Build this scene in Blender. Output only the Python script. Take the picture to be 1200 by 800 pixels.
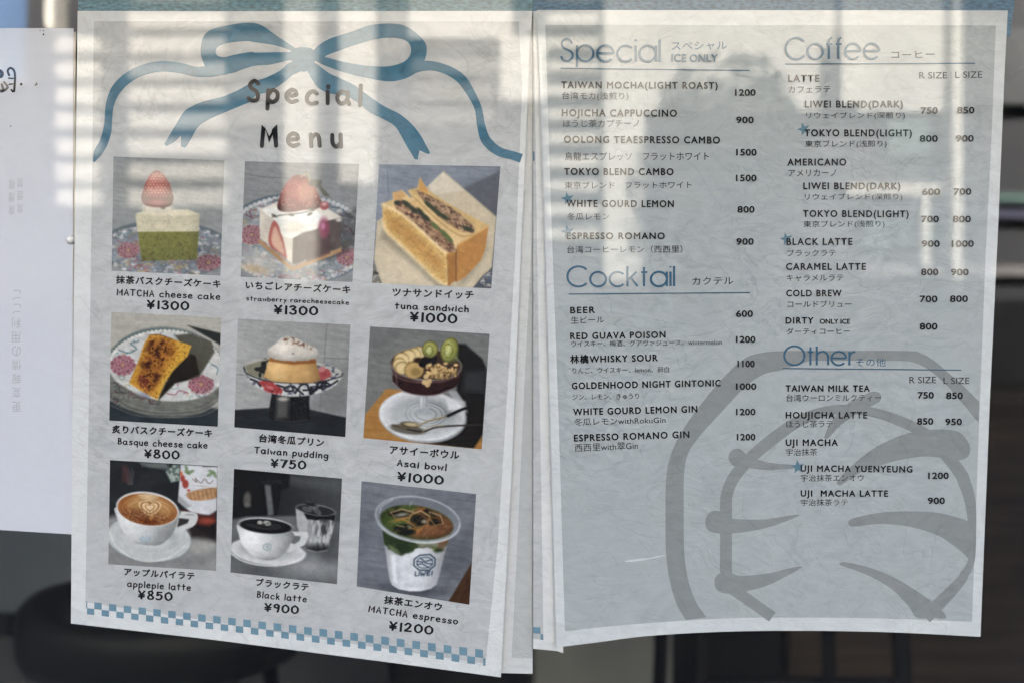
import bpy, bmesh, math, random
import numpy as np
from mathutils import Vector

for _o in list(bpy.data.objects):
    bpy.data.objects.remove(_o)
scene = bpy.context.scene
COL = scene.collection
R = math.radians
rng = random.Random(7)

# ------------------------------------------------------------------ camera, sky, sun, exposure
ZC = 1.2                      # lens height above the pavement
DIST = 0.5                    # lens to glass
S = 0.68 / 1200               # metres on the glass per unit of the drawings below
cam = bpy.data.cameras.new('camera')
cam_o = bpy.data.objects.new('camera', cam)
COL.objects.link(cam_o)
cam_o.location = (0, -DIST, ZC)
cam_o.rotation_euler = (R(90), 0, 0)
cam.sensor_width = 36
cam.lens = 36 * DIST / 0.68
cam.clip_start = 0.01
cam.clip_end = 500
cam.dof.use_dof = True
cam.dof.focus_distance = DIST
cam.dof.aperture_fstop = 3.8
scene.camera = cam_o

world = bpy.data.worlds.new('World')
scene.world = world
world.use_nodes = True
wn = world.node_tree.nodes
sky = wn.new('ShaderNodeTexSky')
sky.sky_type = 'NISHITA'
sky.sun_disc = False
SUN_EL, SUN_AZ = 34.0, 12.0    # the sun stands behind the shop, a little to one side
sky.sun_elevation = R(SUN_EL)
sky.sun_rotation = R(SUN_AZ)
sky.air_density = 0.8
sky.dust_density = 5.0
sky.ozone_density = 0.6
world.node_tree.links.new(sky.outputs[0], wn['Background'].inputs[0])
wn['Background'].inputs[1].default_value = 0.10
sun = bpy.data.lights.new('sun', 'SUN')
sun.energy = 4.0
sun.angle = R(0.5)
sun.color = (1.0, 0.965, 0.90)
sun_o = bpy.data.objects.new('sun', sun)
COL.objects.link(sun_o)
_d = Vector((math.sin(R(SUN_AZ)) * math.cos(R(SUN_EL)), math.cos(R(SUN_AZ)) * math.cos(R(SUN_EL)), math.sin(R(SUN_EL))))
sun_o.rotation_euler = (-_d).to_track_quat('-Z', 'Y').to_euler()
sun_o.location = (0, 3, 12)
scene.view_settings.view_transform = 'Standard'
scene.view_settings.look = 'None'
scene.view_settings.exposure = 3.2
scene.view_settings.gamma = 1.0
scene.cycles.use_denoising = True
scene.cycles.max_bounces = 8
scene.cycles.transparent_max_bounces = 12
scene.cycles.sample_clamp_indirect = 4.0

# ------------------------------------------------------------------ helpers
def lin(c):
    c = np.asarray(c, dtype=float) / 255.0
    return np.where(c <= 0.04045, c / 12.92, ((c + 0.055) / 1.055) ** 2.4)

INK_GAIN = 1.0
def ink(rgb):
    """surface colour of an ink from how it is seen, 0..255"""
    a = np.clip((lin(rgb)) * INK_GAIN, 0.004, 0.9)
    return (float(a[0]), float(a[1]), float(a[2]), 1.0)

def P(u, v, y=0.0):
    k = (DIST + y) / DIST          # drawings are measured on the glass; sheets a few mm in front of it are that much smaller
    return Vector(((u - 600) * S * k, y, ZC - (v - 400) * S * k))

def tag(o, label=None, cat=None, group=None, kind=None):
    if label: o['label'] = label
    if cat: o['category'] = cat
    if group: o['group'] = group
    if kind: o['kind'] = kind
    return o

def empty(name, loc):
    o = bpy.data.objects.new(name, None)
    o.empty_display_size = 0.05
    COL.objects.link(o)
    o.location = loc
    return o

def link_mesh(name, me, m, parent=None):
    """me is in world coordinates; the object sits at its parent's origin"""
    o = bpy.data.objects.new(name, me)
    COL.objects.link(o)
    if parent is not None:
        root = parent
        off = Vector((0, 0, 0))
        while root is not None:
            off += root.location
            root = root.parent
        me.transform(__import__('mathutils').Matrix.Translation(-off))
        o.parent = parent
    if m is not None:
        me.materials.append(m)
    return o

def obj(name, bm, m, parent=None):
    me = bpy.data.meshes.new(name)
    bm.normal_update()
    bm.to_mesh(me)
    bm.free()
    return link_mesh(name, me, m, parent)

def rebase(o, loc):
    """move the origin of a top-level mesh to loc without moving the mesh"""
    loc = Vector(loc)
    o.data.transform(__import__('mathutils').Matrix.Translation(-loc))
    o.location = loc
    return o

def box(bm, x0, x1, y0, y1, z0, z1, bev=0.0):
    g = bmesh.ops.create_cube(bm, size=1.0)
    for v in g['verts']:
        v.co = Vector((x0 + (v.co.x + .5) * (x1 - x0), y0 + (v.co.y + .5) * (y1 - y0), z0 + (v.co.z + .5) * (z1 - z0)))
    if bev > 0:
        es = list({e for v in g['verts'] for e in v.link_edges})
        bmesh.ops.bevel(bm, geom=es, offset=bev, segments=2, affect='EDGES', profile=0.5)
    return g

def catmull(pts, n=6, closed=False):
    pts = [np.array(p, float) for p in pts]
    if closed:
        pts = [pts[-1]] + pts + [pts[0], pts[1]]
    else:
        pts = [2 * pts[0] - pts[1]] + pts + [2 * pts[-1] - pts[-2]]
    out = []
    for i in range(1, len(pts) - 2):
        a, b, c, d = pts[i - 1:i + 3]
        for k in range(n):
            t = k / n
            out.append(.5 * (2 * b + (c - a) * t + (2 * a - 5 * b + 4 * c - d) * t * t + (3 * b - a - 3 * c + d) * t ** 3))
    if not closed:
        out.append(pts[-2])
    return out

def flat_poly(bm, pts, y):
    """one printed shape (n-gon split into triangles) in drawing units on the plane y"""
    vs = [bm.verts.new(P(p[0], p[1], y)) for p in pts]
    es = [bm.edges.new((vs[i], vs[(i + 1) % len(vs)])) for i in range(len(vs))]
    return es

def fill_poly(bm, loops, y):
    """fill closed outlines (outer first, holes after) facing -y"""
    es = []
    for lp in loops:
        es += flat_poly(bm, lp, y)
    g = bmesh.ops.triangle_fill(bm, use_beauty=True, use_dissolve=False, edges=es)
    for f in g['geom']:
        if isinstance(f, bmesh.types.BMFace):
            f.normal_update()
            if f.normal.y > 0:
                f.normal_flip()

def stroke2(pts, w, closed=False, cap=True):
    """a pen stroke as a list of convex 2-D polygons that do not overlap along the run"""
    pts = [np.array(p[:2], float) for p in pts]
    n = len(pts)
    ws = list(w) if hasattr(w, '__len__') else [w] * n
    L, Rr = [], []
    for i in range(n):
        if closed:
            a, b = pts[(i - 1) % n], pts[(i + 1) % n]
        else:
            a, b = pts[max(i - 1, 0)], pts[min(i + 1, n - 1)]
        d = b - a
        d = d / (np.hypot(*d) + 1e-9)
        nn = np.array([-d[1], d[0]])
        k = 1.0
        if 0 < i < n - 1 or closed:
            d1 = pts[i] - pts[(i - 1) % n]
            d1 = d1 / (np.hypot(*d1) + 1e-9)
            k = 1.0 / max(.55, abs(d1 @ d))
        L.append(pts[i] + nn * ws[i] / 2 * k)
        Rr.append(pts[i] - nn * ws[i] / 2 * k)
    polys = []
    rngi = range(n) if closed else range(n - 1)
    for i in rngi:
        j = (i + 1) % n
        polys.append([L[i], L[j], Rr[j], Rr[i]])
    if cap and not closed:
        for i, s in ((0, -1), (n - 1, 1)):
            a, b = (pts[0], pts[1]) if s < 0 else (pts[-2], pts[-1])
            d = (b - a) * s
            th = math.atan2(d[1], d[0])
            fan = [pts[i] + ws[i] / 2 * np.array([math.cos(th + t), math.sin(th + t)]) for t in np.linspace(-math.pi / 2, math.pi / 2, 7)]
            polys.append(fan)
    return polys

def polys_to_bm(bm, polys, y, mapf=None):
    for pl in polys:
        q = [mapf(p) if mapf else p for p in pl]
        vs = [bm.verts.new(P(p[0], p[1], y)) for p in q]
        try:
            f = bm.faces.new(vs)
        except ValueError:
            continue
        f.normal_update()
        if f.normal.y > 0:
            f.normal_flip()

# ------------------------------------------------------------------ materials
def new_mat(name):
    m = bpy.data.materials.new(name)
    m.use_nodes = True
    return m, m.node_tree.nodes, m.node_tree.links, m.node_tree.nodes['Principled BSDF']

def coat(b, weight=1.0, ior=1.545):  # clear coat added to mirror the street in place of a pane in front
    b.inputs['Coat Weight'].default_value = weight
    b.inputs['Coat Roughness'].default_value = 0.0
    b.inputs['Coat IOR'].default_value = ior

def paper_bump(n, l, b, strength=0.35):
    """fibres, creases and the soft waves of a sheet of washi paper"""
    tc = n.new('ShaderNodeTexCoord')
    mp = n.new('ShaderNodeMapping'); mp.inputs['Scale'].default_value = (58, 58, 112)
    mp.inputs['Rotation'].default_value = (0, R(-9), 0)
    l.new(tc.outputs['Object'], mp.inputs[0])
    wv = n.new('ShaderNodeTexNoise'); wv.inputs['Scale'].default_value = 14; wv.inputs['Detail'].default_value = 2
    l.new(tc.outputs['Object'], wv.inputs['Vector'])
    wa = n.new('ShaderNodeVectorMath'); wa.operation = 'MULTIPLY_ADD'
    wa.inputs[1].default_value = (3.4, 3.4, 3.4)
    l.new(wv.outputs['Color'], wa.inputs[0]); l.new(mp.outputs[0], wa.inputs[2])
    a = n.new('ShaderNodeTexNoise')
    a.inputs['Scale'].default_value = 1.5; a.inputs['Detail'].default_value = 6; a.inputs['Roughness'].default_value = .62
    a.inputs['Distortion'].default_value = .5
    l.new(wa.outputs[0], a.inputs['Vector'])
    # creases: thin ridges where a warped noise passes its middle value
    m2 = n.new('ShaderNodeMapping'); m2.inputs['Scale'].default_value = (13, 13, 19)
    m2.inputs['Rotation'].default_value = (0, R(38), 0)
    l.new(tc.outputs['Object'], m2.inputs[0])
    c = n.new('ShaderNodeTexNoise'); c.inputs['Scale'].default_value = 1.0; c.inputs['Detail'].default_value = 3
    c.inputs['Distortion'].default_value = 2.2
    l.new(m2.outputs[0], c.inputs['Vector'])
    s = n.new('ShaderNodeMath'); s.operation = 'SUBTRACT'; s.inputs[1].default_value = 0.5; l.new(c.outputs[0], s.inputs[0])
    ab = n.new('ShaderNodeMath'); ab.operation = 'ABSOLUTE'; l.new(s.outputs[0], ab.inputs[0])
    mr = n.new('ShaderNodeMapRange'); mr.inputs['From Min'].default_value = 0; mr.inputs['From Max'].default_value = 0.018
    mr.inputs['To Min'].default_value = 1; mr.inputs['To Max'].default_value = 0
    l.new(ab.outputs[0], mr.inputs[0])
    f = n.new('ShaderNodeTexNoise'); f.inputs['Scale'].default_value = 900; f.inputs['Detail'].default_value = 3
    l.new(tc.outputs['Object'], f.inputs['Vector'])
    m3 = n.new('ShaderNodeMath'); m3.operation = 'MULTIPLY_ADD'; m3.inputs[1].default_value = -0.16
    l.new(mr.outputs[0], m3.inputs[0]); l.new(a.outputs[0], m3.inputs[2])
    m4 = n.new('ShaderNodeMath'); m4.operation = 'MULTIPLY_ADD'; m4.inputs[1].default_value = 0.09
    l.new(f.outputs[0], m4.inputs[0]); l.new(m3.outputs[0], m4.inputs[2])
    pt = n.new('ShaderNodeTexNoise'); pt.inputs['Scale'].default_value = 9; pt.inputs['Detail'].default_value = 2
    l.new(tc.outputs['Object'], pt.inputs['Vector'])
    pm = n.new('ShaderNodeMapRange'); pm.inputs['From Min'].default_value = .36; pm.inputs['From Max'].default_value = .62
    pm.inputs['To Min'].default_value = .62; pm.inputs['To Max'].default_value = 1.3
    l.new(pt.outputs[0], pm.inputs[0])
    h0 = n.new('ShaderNodeMath'); h0.operation = 'SUBTRACT'; h0.inputs[1].default_value = .52; l.new(m4.outputs[0], h0.inputs[0])
    h1 = n.new('ShaderNodeMath'); h1.operation = 'MULTIPLY'; l.new(h0.outputs[0], h1.inputs[0]); l.new(pm.outputs[0], h1.inputs[1])
    m4 = n.new('ShaderNodeMath'); m4.operation = 'ADD'; m4.inputs[1].default_value = .52; l.new(h1.outputs[0], m4.inputs[0])
    bp = n.new('ShaderNodeBump'); bp.inputs['Strength'].default_value = strength * 1.15; bp.inputs['Distance'].default_value = 0.0016
    l.new(m4.outputs[0], bp.inputs['Height'])
    l.new(bp.outputs[0], b.inputs['Normal'])
    return tc, m4

def print_mat(name, rgb, mottle=0.05, bump=0.35, attr=False):
    """ink on a sheet: matt print toned by washi texture and crinkle shading, under a coat added for window reflections"""
    m, n, l, b = new_mat(name)
    b.inputs['Roughness'].default_value = 0.75
    b.inputs['Specular IOR Level'].default_value = 0.15
    coat(b)
    tc, h = paper_bump(n, l, b, bump)
    if attr:
        src = n.new('ShaderNodeAttribute'); src.attribute_name = 'print'
        col = src.outputs['Color']
    else:
        src = n.new('ShaderNodeRGB'); src.outputs[0].default_value = ink(rgb)
        col = src.outputs[0]
    mr = n.new('ShaderNodeMapRange')
    mr.inputs['From Min'].default_value = 0.30; mr.inputs['From Max'].default_value = 0.74
    mr.inputs['To Min'].default_value = 1 - mottle * 1.7; mr.inputs['To Max'].default_value = 1 + mottle * 1.3  # crinkle shading put into the ink colour, along with the printed washi texture
    l.new(h.outputs[0], mr.inputs[0])
    mx = n.new('ShaderNodeVectorMath'); mx.operation = 'SCALE'
    l.new(col, mx.inputs[0]); l.new(mr.outputs[0], mx.inputs['Scale'])
    l.new(mx.outputs[0], b.inputs['Base Color'])
    return m

def plain_mat(name, col, rough=0.6, spec=0.3, noise=0.0, nscale=8.0, metallic=0.0, bump=0.0):
    m, n, l, b = new_mat(name)
    b.inputs['Roughness'].default_value = rough
    b.inputs['Specular IOR Level'].default_value = spec
    b.inputs['Metallic'].default_value = metallic
    b.inputs['Base Color'].default_value = (*col, 1)
    if noise or bump:
        tc = n.new('ShaderNodeTexCoord')
        t = n.new('ShaderNodeTexNoise'); t.inputs['Scale'].default_value = nscale; t.inputs['Detail'].default_value = 5
        l.new(tc.outputs['Object'], t.inputs['Vector'])
        mr = n.new('ShaderNodeMapRange'); mr.inputs['To Min'].default_value = 1 - noise; mr.inputs['To Max'].default_value = 1 + noise
        l.new(t.outputs[0], mr.inputs[0])
        mx = n.new('ShaderNodeVectorMath'); mx.operation = 'SCALE'; mx.inputs[0].default_value = col
        l.new(mr.outputs[0], mx.inputs['Scale']); l.new(mx.outputs[0], b.inputs['Base Color'])
        if bump:
            bp = n.new('ShaderNodeBump'); bp.inputs['Strength'].default_value = bump; bp.inputs['Distance'].default_value = 0.005
            l.new(t.outputs[0], bp.inputs['Height']); l.new(bp.outputs[0], b.inputs['Normal'])
    return m

def wood_mat(name, c0, c1, scale=6, rough=0.55):
    m, n, l, b = new_mat(name)
    tc = n.new('ShaderNodeTexCoord')
    mp = n.new('ShaderNodeMapping'); mp.inputs['Scale'].default_value = (scale * .25, scale, scale * 3)
    t = n.new('ShaderNodeTexNoise'); t.inputs['Scale'].default_value = 1.5; t.inputs['Detail'].default_value = 6; t.inputs['Distortion'].default_value = .8
    r = n.new('ShaderNodeValToRGB')
    r.color_ramp.elements[0].position = .35; r.color_ramp.elements[0].color = (*c0, 1)
    r.color_ramp.elements[1].position = .68; r.color_ramp.elements[1].color = (*c1, 1)
    l.new(tc.outputs['Object'], mp.inputs[0]); l.new(mp.outputs[0], t.inputs['Vector']); l.new(t.outputs[0], r.inputs[0])
    l.new(r.outputs[0], b.inputs['Base Color']); b.inputs['Roughness'].default_value = rough
    return m

def glass_mat(name):
    m, n, l, b = new_mat(name)
    n.remove(b)
    out = n['Material Output']
    tr = n.new('ShaderNodeBsdfTransparent'); tr.inputs[0].default_value = (.96, .975, .97, 1)
    gl = n.new('ShaderNodeBsdfGlossy'); gl.inputs['Roughness'].default_value = 0.0; gl.inputs['Color'].default_value = (1, 1, 1, 1)
    fr = n.new('ShaderNodeFresnel'); fr.inputs['IOR'].default_value = 1.5
    mx = n.new('ShaderNodeMixShader')
    l.new(fr.outputs[0], mx.inputs[0]); l.new(tr.outputs[0], mx.inputs[1]); l.new(gl.outputs[0], mx.inputs[2])
    l.new(mx.outputs[0], out.inputs['Surface'])
    return m

WHITE_PAPER = print_mat('white_paper', (214, 217, 215), .05)
NOTICE_PAPER = print_mat('notice_paper', (207, 211, 218), .012, .05)
PANEL_INK = print_mat('panel_grey_ink', (186, 189, 188), .09)
PANEL_INK_DRINK = print_mat('drink_panel_grey_ink', (169, 176, 176), .07)
DRINK_PAPER = print_mat('drink_white_paper', (204, 209, 208), .05)
BACK_PAPER = print_mat('backing_paper', (203, 206, 204), .04)
BACK_GREY = print_mat('backing_grey_ink', (180, 184, 182), .05)
BLACK_INK = print_mat('black_ink', (22, 24, 29), .0)
SOFT_INK = print_mat('soft_black_ink', (52, 55, 60), .0)
THIN_INK = print_mat('thin_grey_ink', (56, 59, 64), .0)
FAINT_INK = print_mat('show_through_ink', (178, 180, 185), .0, .05)
GREY_MARK = print_mat('marker_grey', (122, 120, 116), .0)
BLUE_INK = print_mat('ribbon_blue_ink', (70, 115, 136), .11)
CHECK_INK = print_mat('checker_blue_ink', (110, 143, 158), .05)
HEAD_INK = print_mat('heading_blue_ink', (58, 98, 122), .06)
STAR_INK = print_mat('star_blue_ink', (96, 128, 142), .02)
EMBLEM_INK = print_mat('emblem_grey_ink', (137, 142, 141), .06)
PHOTO_INK = print_mat('photo_ink', None, .022, .25, attr=True)
# ------------------------------------------------------------------ the place: street, shop front, room behind the glass, houses across the street
FD = 18.0                     # things across the street are seen mirrored at 18 times the glass distance
FU = lambda u: (u - 600) * S * FD
FZ = lambda v: ZC - (v - 400) * S * FD
FY = -(FD - 1) * DIST

ASPHALT = plain_mat('asphalt', (.036, .036, .038), .9, .2, .25, 30)
PLASTER = plain_mat('plaster', (.34, .33, .31), .85, .2, .08, 4)
GREY_WALL = plain_mat('grey_wall_paint', (.30, .31, .33), .8, .2, .06, 3)
DARK_FLOOR = plain_mat('grey_floor_paint', (.24, .24, .25), .6, .3, .12, 3)
CEIL = plain_mat('ceiling_paint', (.12, .12, .12), .9, .1)
CREAM = plain_mat('cream_siding', (.60, .565, .505), .7, .2, .10, 3)
WHITE_TRIM = plain_mat('white_trim', (.68, .65, .585), .6, .3, .06, 5)
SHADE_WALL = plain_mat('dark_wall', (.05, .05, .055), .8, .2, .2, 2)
MID_WALL = plain_mat('taupe_wall', (.17, .155, .135), .8, .2, .15, 2)
TEAL_PANE = plain_mat('teal_window', (.085, .135, .125), .3, .5, .15, 6)
VIOLET = plain_mat('violet_band', (.05, .05, .085), .6, .3)
PINKISH = plain_mat('pale_pink_ledge', (.20, .185, .185), .6, .3)
DARK_GLASS = plain_mat('dark_window', (.03, .035, .04), .15, .5)
BROWN_WOOD = wood_mat('brown_wood', (.028, .019, .015), (.068, .046, .034), 4)
BLACK_PAINT = plain_mat('black_paint', (.012, .012, .013), .5, .3, .2, 6)
BENCH_PAINT = plain_mat('bench_paint', (.27, .31, .38), .6, .3, .06, 5)
GREY_PANEL = plain_mat('grey_panel', (.30, .30, .30), .6, .3, .06, 5)
BLACK_VINYL = plain_mat('black_vinyl', (.012, .013, .014), .5, .3, .2, 40, 0, .06)
BLACK_METAL = plain_mat('black_metal', (.012, .012, .013), .7, .15, .1, 20)
CLEAR_GLASS = glass_mat('window_glass')

def part_box(name, m, parent, *dims, bev=0.0):
    bm = bmesh.new()
    box(bm, *dims, bev=bev)
    return obj(name, bm, m, parent)

bm = bmesh.new(); box(bm, -40, 40, -60, -0.07, -.3, 0)
tag(obj('street', bm, ASPHALT), kind='structure')
bm = bmesh.new(); box(bm, -3.2, 3.2, .24, 5.0, -.2, .02)
tag(obj('floor', bm, DARK_FLOOR), kind='structure')
bm = bmesh.new(); box(bm, -3.2, 3.2, .24, 5.0, 2.9, 3.1)
tag(obj('ceiling', bm, CEIL), kind='structure')
bm = bmesh.new(); box(bm, -3.2, 3.2, 5.0, 5.2, -.2, 3.1)
tag(obj('wall_back', bm, GREY_WALL), kind='structure')
bm = bmesh.new(); box(bm, -3.4, -3.2, .24, 5.2, -.2, 3.1)
tag(obj('wall_left', bm, GREY_WALL), kind='structure')
bm = bmesh.new(); box(bm, 3.2, 3.4, .24, 5.2, -.2, 3.1)
tag(obj('wall_right', bm, GREY_WALL), kind='structure')

shop = empty('shop_building', (0, 0, 0))
tag(shop, 'tall plastered shop front around the window that carries the menus', 'building')
part_box('wall', PLASTER, shop, -12, -2.0, -.06, .235, -.2, 7.75)
part_box('wall', PLASTER, shop, 2.0, 12, -.06, .235, -.2, 7.75)
part_box('lintel', PLASTER, shop, -2.0, 2.0, -.058, .233, 2.6, 7.75)
part_box('sill', PLASTER, shop, -2.0, 2.0, -.058, .233, -.2, .30)

part_box('shade_box', BLACK_METAL, shop, -1.6, 1.6, -.30, .0025, 1.60, 1.86, bev=.01)  # unseen box added to block sky light from the upper sheets
pane = empty('window_pane', (0, .006, .30))
tag(pane, 'clear shop window glass behind the taped menu sheets', 'window')
part_box('glass', CLEAR_GLASS, pane, -1.998, 1.998, .004, .010, .302, 2.598)

# houses across the street: only their mirror images show, on the added clear coat and the glass
house = empty('clapboard_house', (FU(330), FY, 0))
tag(house, 'cream clapboard house across the street with dark columns between its boards', 'house')
part_box('wall', SHADE_WALL, house, FU(11), FU(640), FY - .6, FY - .30, 0, 7.6)  # dark columns, and shadow lines between the boards put into its colour
bm = bmesh.new()
z = FZ(246)
while z < 6.8:
    for a, b in ((63, 114), (149, 262)):
        if a == 63 and z > FZ(40): continue
        d = random.Random(int(z * 100) + a).uniform(-.02, .02)
        box(bm, FU(a) - abs(d), FU(b), FY - .28, FY - .06, z + .065 + d, z + .262)
    z += .305
obj('siding', bm, CREAM, house)
for a, b in ((266, 326), (482, 583)):
    bm = bmesh.new()
    z = FZ(150)
    while z < 6.8:
        box(bm, FU(a), FU(b), FY - .28, FY - .12, z + .07, z + .27)
        z += .305
    obj('siding', bm, MID_WALL, house)
low = empty('low_shed', (FU(-150), FY, 0))
tag(low, 'low dark shed beside the clapboard house', 'shed')
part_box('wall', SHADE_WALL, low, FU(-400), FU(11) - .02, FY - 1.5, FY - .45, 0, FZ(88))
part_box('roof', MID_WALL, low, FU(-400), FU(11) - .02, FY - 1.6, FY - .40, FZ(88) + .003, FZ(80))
for a, b, v0, v1, m in ((52, 62, -220, 33, WHITE_TRIM), (333, 371, -220, 345, WHITE_TRIM), (398, 440, -220, 215, WHITE_TRIM), (448, 476, -220, 60, MID_WALL)):
    part_box('pilaster', m, house, FU(a), FU(b), FY - .28, FY, FZ(v1), FZ(v0))
part_box('gable_board', WHITE_TRIM, house, FU(478), FU(600), FY - .27, FY - .02, FZ(44), FZ(-220))
part_box('gable_board', WHITE_TRIM, house, FU(586), FU(640), FY - .10, FY + .02, FZ(118), FZ(44) - .003)

shopb = empty('rendered_house', (FU(900), FY, 0))
tag(shopb, 'pale house across the street with white posts and teal windows', 'house')
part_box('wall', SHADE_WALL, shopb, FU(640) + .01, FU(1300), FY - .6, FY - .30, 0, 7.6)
bm = bmesh.new()
z = FZ(290)
while z < 6.8:
    box(bm, FU(642), FU(703), FY - .28, FY - .12, z + .12, z + .24)
    z += .29
obj('siding', bm, CREAM, shopb)
part_box('pilaster', WHITE_TRIM, shopb, FU(708), FU(756), FY - .28, FY, FZ(340), FZ(-220))
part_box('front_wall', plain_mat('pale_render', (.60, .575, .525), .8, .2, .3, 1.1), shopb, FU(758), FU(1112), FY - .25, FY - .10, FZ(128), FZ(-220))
part_box('pilaster', WHITE_TRIM, shopb, FU(985), FU(1010), FY - .09, FY + .03, FZ(122), FZ(-220))
part_box('downpipe', SHADE_WALL, shopb, FU(966), FU(982), FY - .09, FY + .01, FZ(132), FZ(55))
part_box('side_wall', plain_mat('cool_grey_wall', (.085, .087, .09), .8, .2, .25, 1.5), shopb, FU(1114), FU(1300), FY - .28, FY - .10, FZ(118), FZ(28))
for a, b, v0, v1 in ((1050, 1096, 136, 178), (1060, 1104, 246, 284), (1020, 1050, 255, 290), (1180, 1230, 222, 234)):
    part_box('window', TEAL_PANE, shopb, FU(a), FU(b), FY - .29, FY - .16, FZ(v1), FZ(v0))
part_box('post', WHITE_TRIM, shopb, FU(1114), FU(1125), FY - .08, FY + .04, FZ(335), FZ(-220))
part_box('post', WHITE_TRIM, shopb, FU(1079), FU(1088), FY - .08, FY + .02, FZ(312), FZ(228))
part_box('ledge', PINKISH, shopb, FU(1015), FU(1300), FY - .28, FY - .11, FZ(322), FZ(310))
part_box('band', VIOLET, shopb, FU(1060), FU(1300), FY - .28, FY - .13, FZ(254), FZ(243))
part_box('shelf', CREAM, shopb, FU(1000), FU(1110), FY - .28, FY - .15, FZ(226), FZ(212))

# a round tree added to give the dark mirrored silhouette of a person
tree = empty('silhouette_tree', (FU(850) * .92, FY + .7, 0))
tag(tree, 'round dark leaved tree added for the mirrored dark silhouette of a person', 'tree')
LEAF = plain_mat('leaf', (.035, .045, .03), .6, .2, .3, 9)
BARK = plain_mat('bark', (.07, .06, .05), .9, .1, .3, 20, 0, .4)
K = .92
bm = bmesh.new()
cx, cz = FU(852) * K, FZ(205) * K + ZC * (1 - K)
g = bmesh.ops.create_cone(bm, segments=12, radius1=.16, radius2=.09, depth=cz, cap_ends=True)
bmesh.ops.translate(bm, verts=g['verts'], vec=(cx, FY + .7, cz / 2))
obj('trunk', bm, BARK, tree)
bm = bmesh.new()
lr = random.Random(11)
for i in range(2600):
    while True:
        p = Vector((lr.uniform(-1, 1), lr.uniform(-1, 1), lr.uniform(-1, 1)))
        q = p.length
        if q < 1 - .16 * lr.random() * (1 + math.sin(5 * p.x + 3 * p.z)): break
    c = Vector((cx + p.x * .94, FY + .7 + p.y * .55, cz + p.z * 1.42))
    d = Vector((lr.gauss(0, 1), lr.gauss(0, 1), lr.gauss(0, 1))).normalized()
    e = d.orthogonal().normalized(); f = d.cross(e)
    w = lr.uniform(.05, .09)
    bm.faces.new([bm.verts.new(c + e * w * a + f * w * .55 * b) for a, b in ((-1, 0), (0, -1), (1, 0), (0, 1))])
obj('crown', bm, LEAF, tree)

# ------------------------------------------------------------------ furniture in the room behind the glass
def lathe_ring(bm, cx, cy, prof, n=40, sx=1.0, sy=1.0, a0=0, a1=360, closed=True):
    rings = []
    na = n if closed else n + 1
    for i in range(na):
        a = R(a0 + (a1 - a0) * i / n)
        rings.append([bm.verts.new((cx + r * math.cos(a) * sx, cy + r * math.sin(a) * sy, z)) for r, z in prof])
    for i in range(n if closed else n):
        A, B = rings[i], rings[(i + 1) % na]
        for j in range(len(prof) - 1):
            bm.faces.new((A[j], B[j], B[j + 1], A[j + 1]))
    return rings
def tube(bm, a, b, r, n=12):
    a, b = Vector(a), Vector(b)
    d = (b - a); q = d.to_track_quat('Z', 'Y')
    ra = [bm.verts.new(a + q @ Vector((r * math.cos(6.2832 * i / n), r * math.sin(6.2832 * i / n), 0))) for i in range(n)]
    rb = [bm.verts.new(v.co + d) for v in ra]
    for i in range(n):
        bm.faces.new((ra[i], ra[(i + 1) % n], rb[(i + 1) % n], rb[i]))
    bm.faces.new(ra[::-1]); bm.faces.new(rb)
def smooth(o):
    o.data.polygons.foreach_set('use_smooth', [True] * len(o.data.polygons))
    return o

SX, SY = -.695, 1.01
stool = empty('padded_stool', (SX, SY, .02))
tag(stool, 'black padded stool with a thick oval seat behind the glass below the notice sheet', 'stool')
bm = bmesh.new()
lathe_ring(bm, SX, SY, [(.001, .668), (.12, .668), (.19, .676), (.235, .684), (.258, .680), (.272, .664), (.277, .64), (.274, .605), (.262, .578), (.235, .566), (.001, .564)], 64, 1, .66)
for v in bm.verts:            # squarish plan, one end a little higher
    x, y = (v.co.x - SX) / .277, (v.co.y - SY) / .183
    q = max(abs(x), abs(y)) / max(1e-6, math.hypot(x, y))
    k_ = 1 + .16 * (1 - q)
    v.co.x = SX + (v.co.x - SX) * k_; v.co.y = SY + (v.co.y - SY) * k_
    if v.co.z > .63: v.co.z += .022 * max(0, -x) ** 2
smooth(obj('seat', bm, BLACK_VINYL, stool))
for sx, sy in ((-1, -1), (1, -1), (1, 1), (-1, 1)):
    bm = bmesh.new(); tube(bm, (SX + .17 * sx, SY + .10 * sy, .565), (SX + .21 * sx, SY + .15 * sy, .021), .016)
    smooth(obj('leg', bm, BLACK_METAL, stool))
for sx in (-1, 1):
    bm = bmesh.new(); tube(bm, (SX + .195 * sx, SY - .135, .23), (SX + .195 * sx, SY + .135, .23), .010)
    smooth(obj('footrest', bm, BLACK_METAL, stool))

st2 = empty('bar_stool', (.56, 1.15, .02))
tag(st2, 'dark bar stool with crossbars between its legs behind the drinks menu', 'stool')
bm = bmesh.new()
box(bm, .33, .80, .94, 1.36, .70, .76, .02)
smooth(obj('seat', bm, BLACK_VINYL, st2))
for x0, y0 in ((.37, .98), (.76, .98), (.76, 1.32), (.37, 1.32)):
    bm = bmesh.new(); tube(bm, (x0, y0, .699), (x0 + (x0 - .565) * .12, y0 + (y0 - 1.15) * .12, .021), .017)
    smooth(obj('leg', bm, BLACK_METAL, st2))
for a, b in (((.37, .98), (.76, .98)), ((.37, 1.32), (.76, 1.32))):
    bm = bmesh.new(); tube(bm, (*a, .53), (*b, .53), .012)
    smooth(obj('crossbar', bm, BLACK_METAL, st2))

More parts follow.
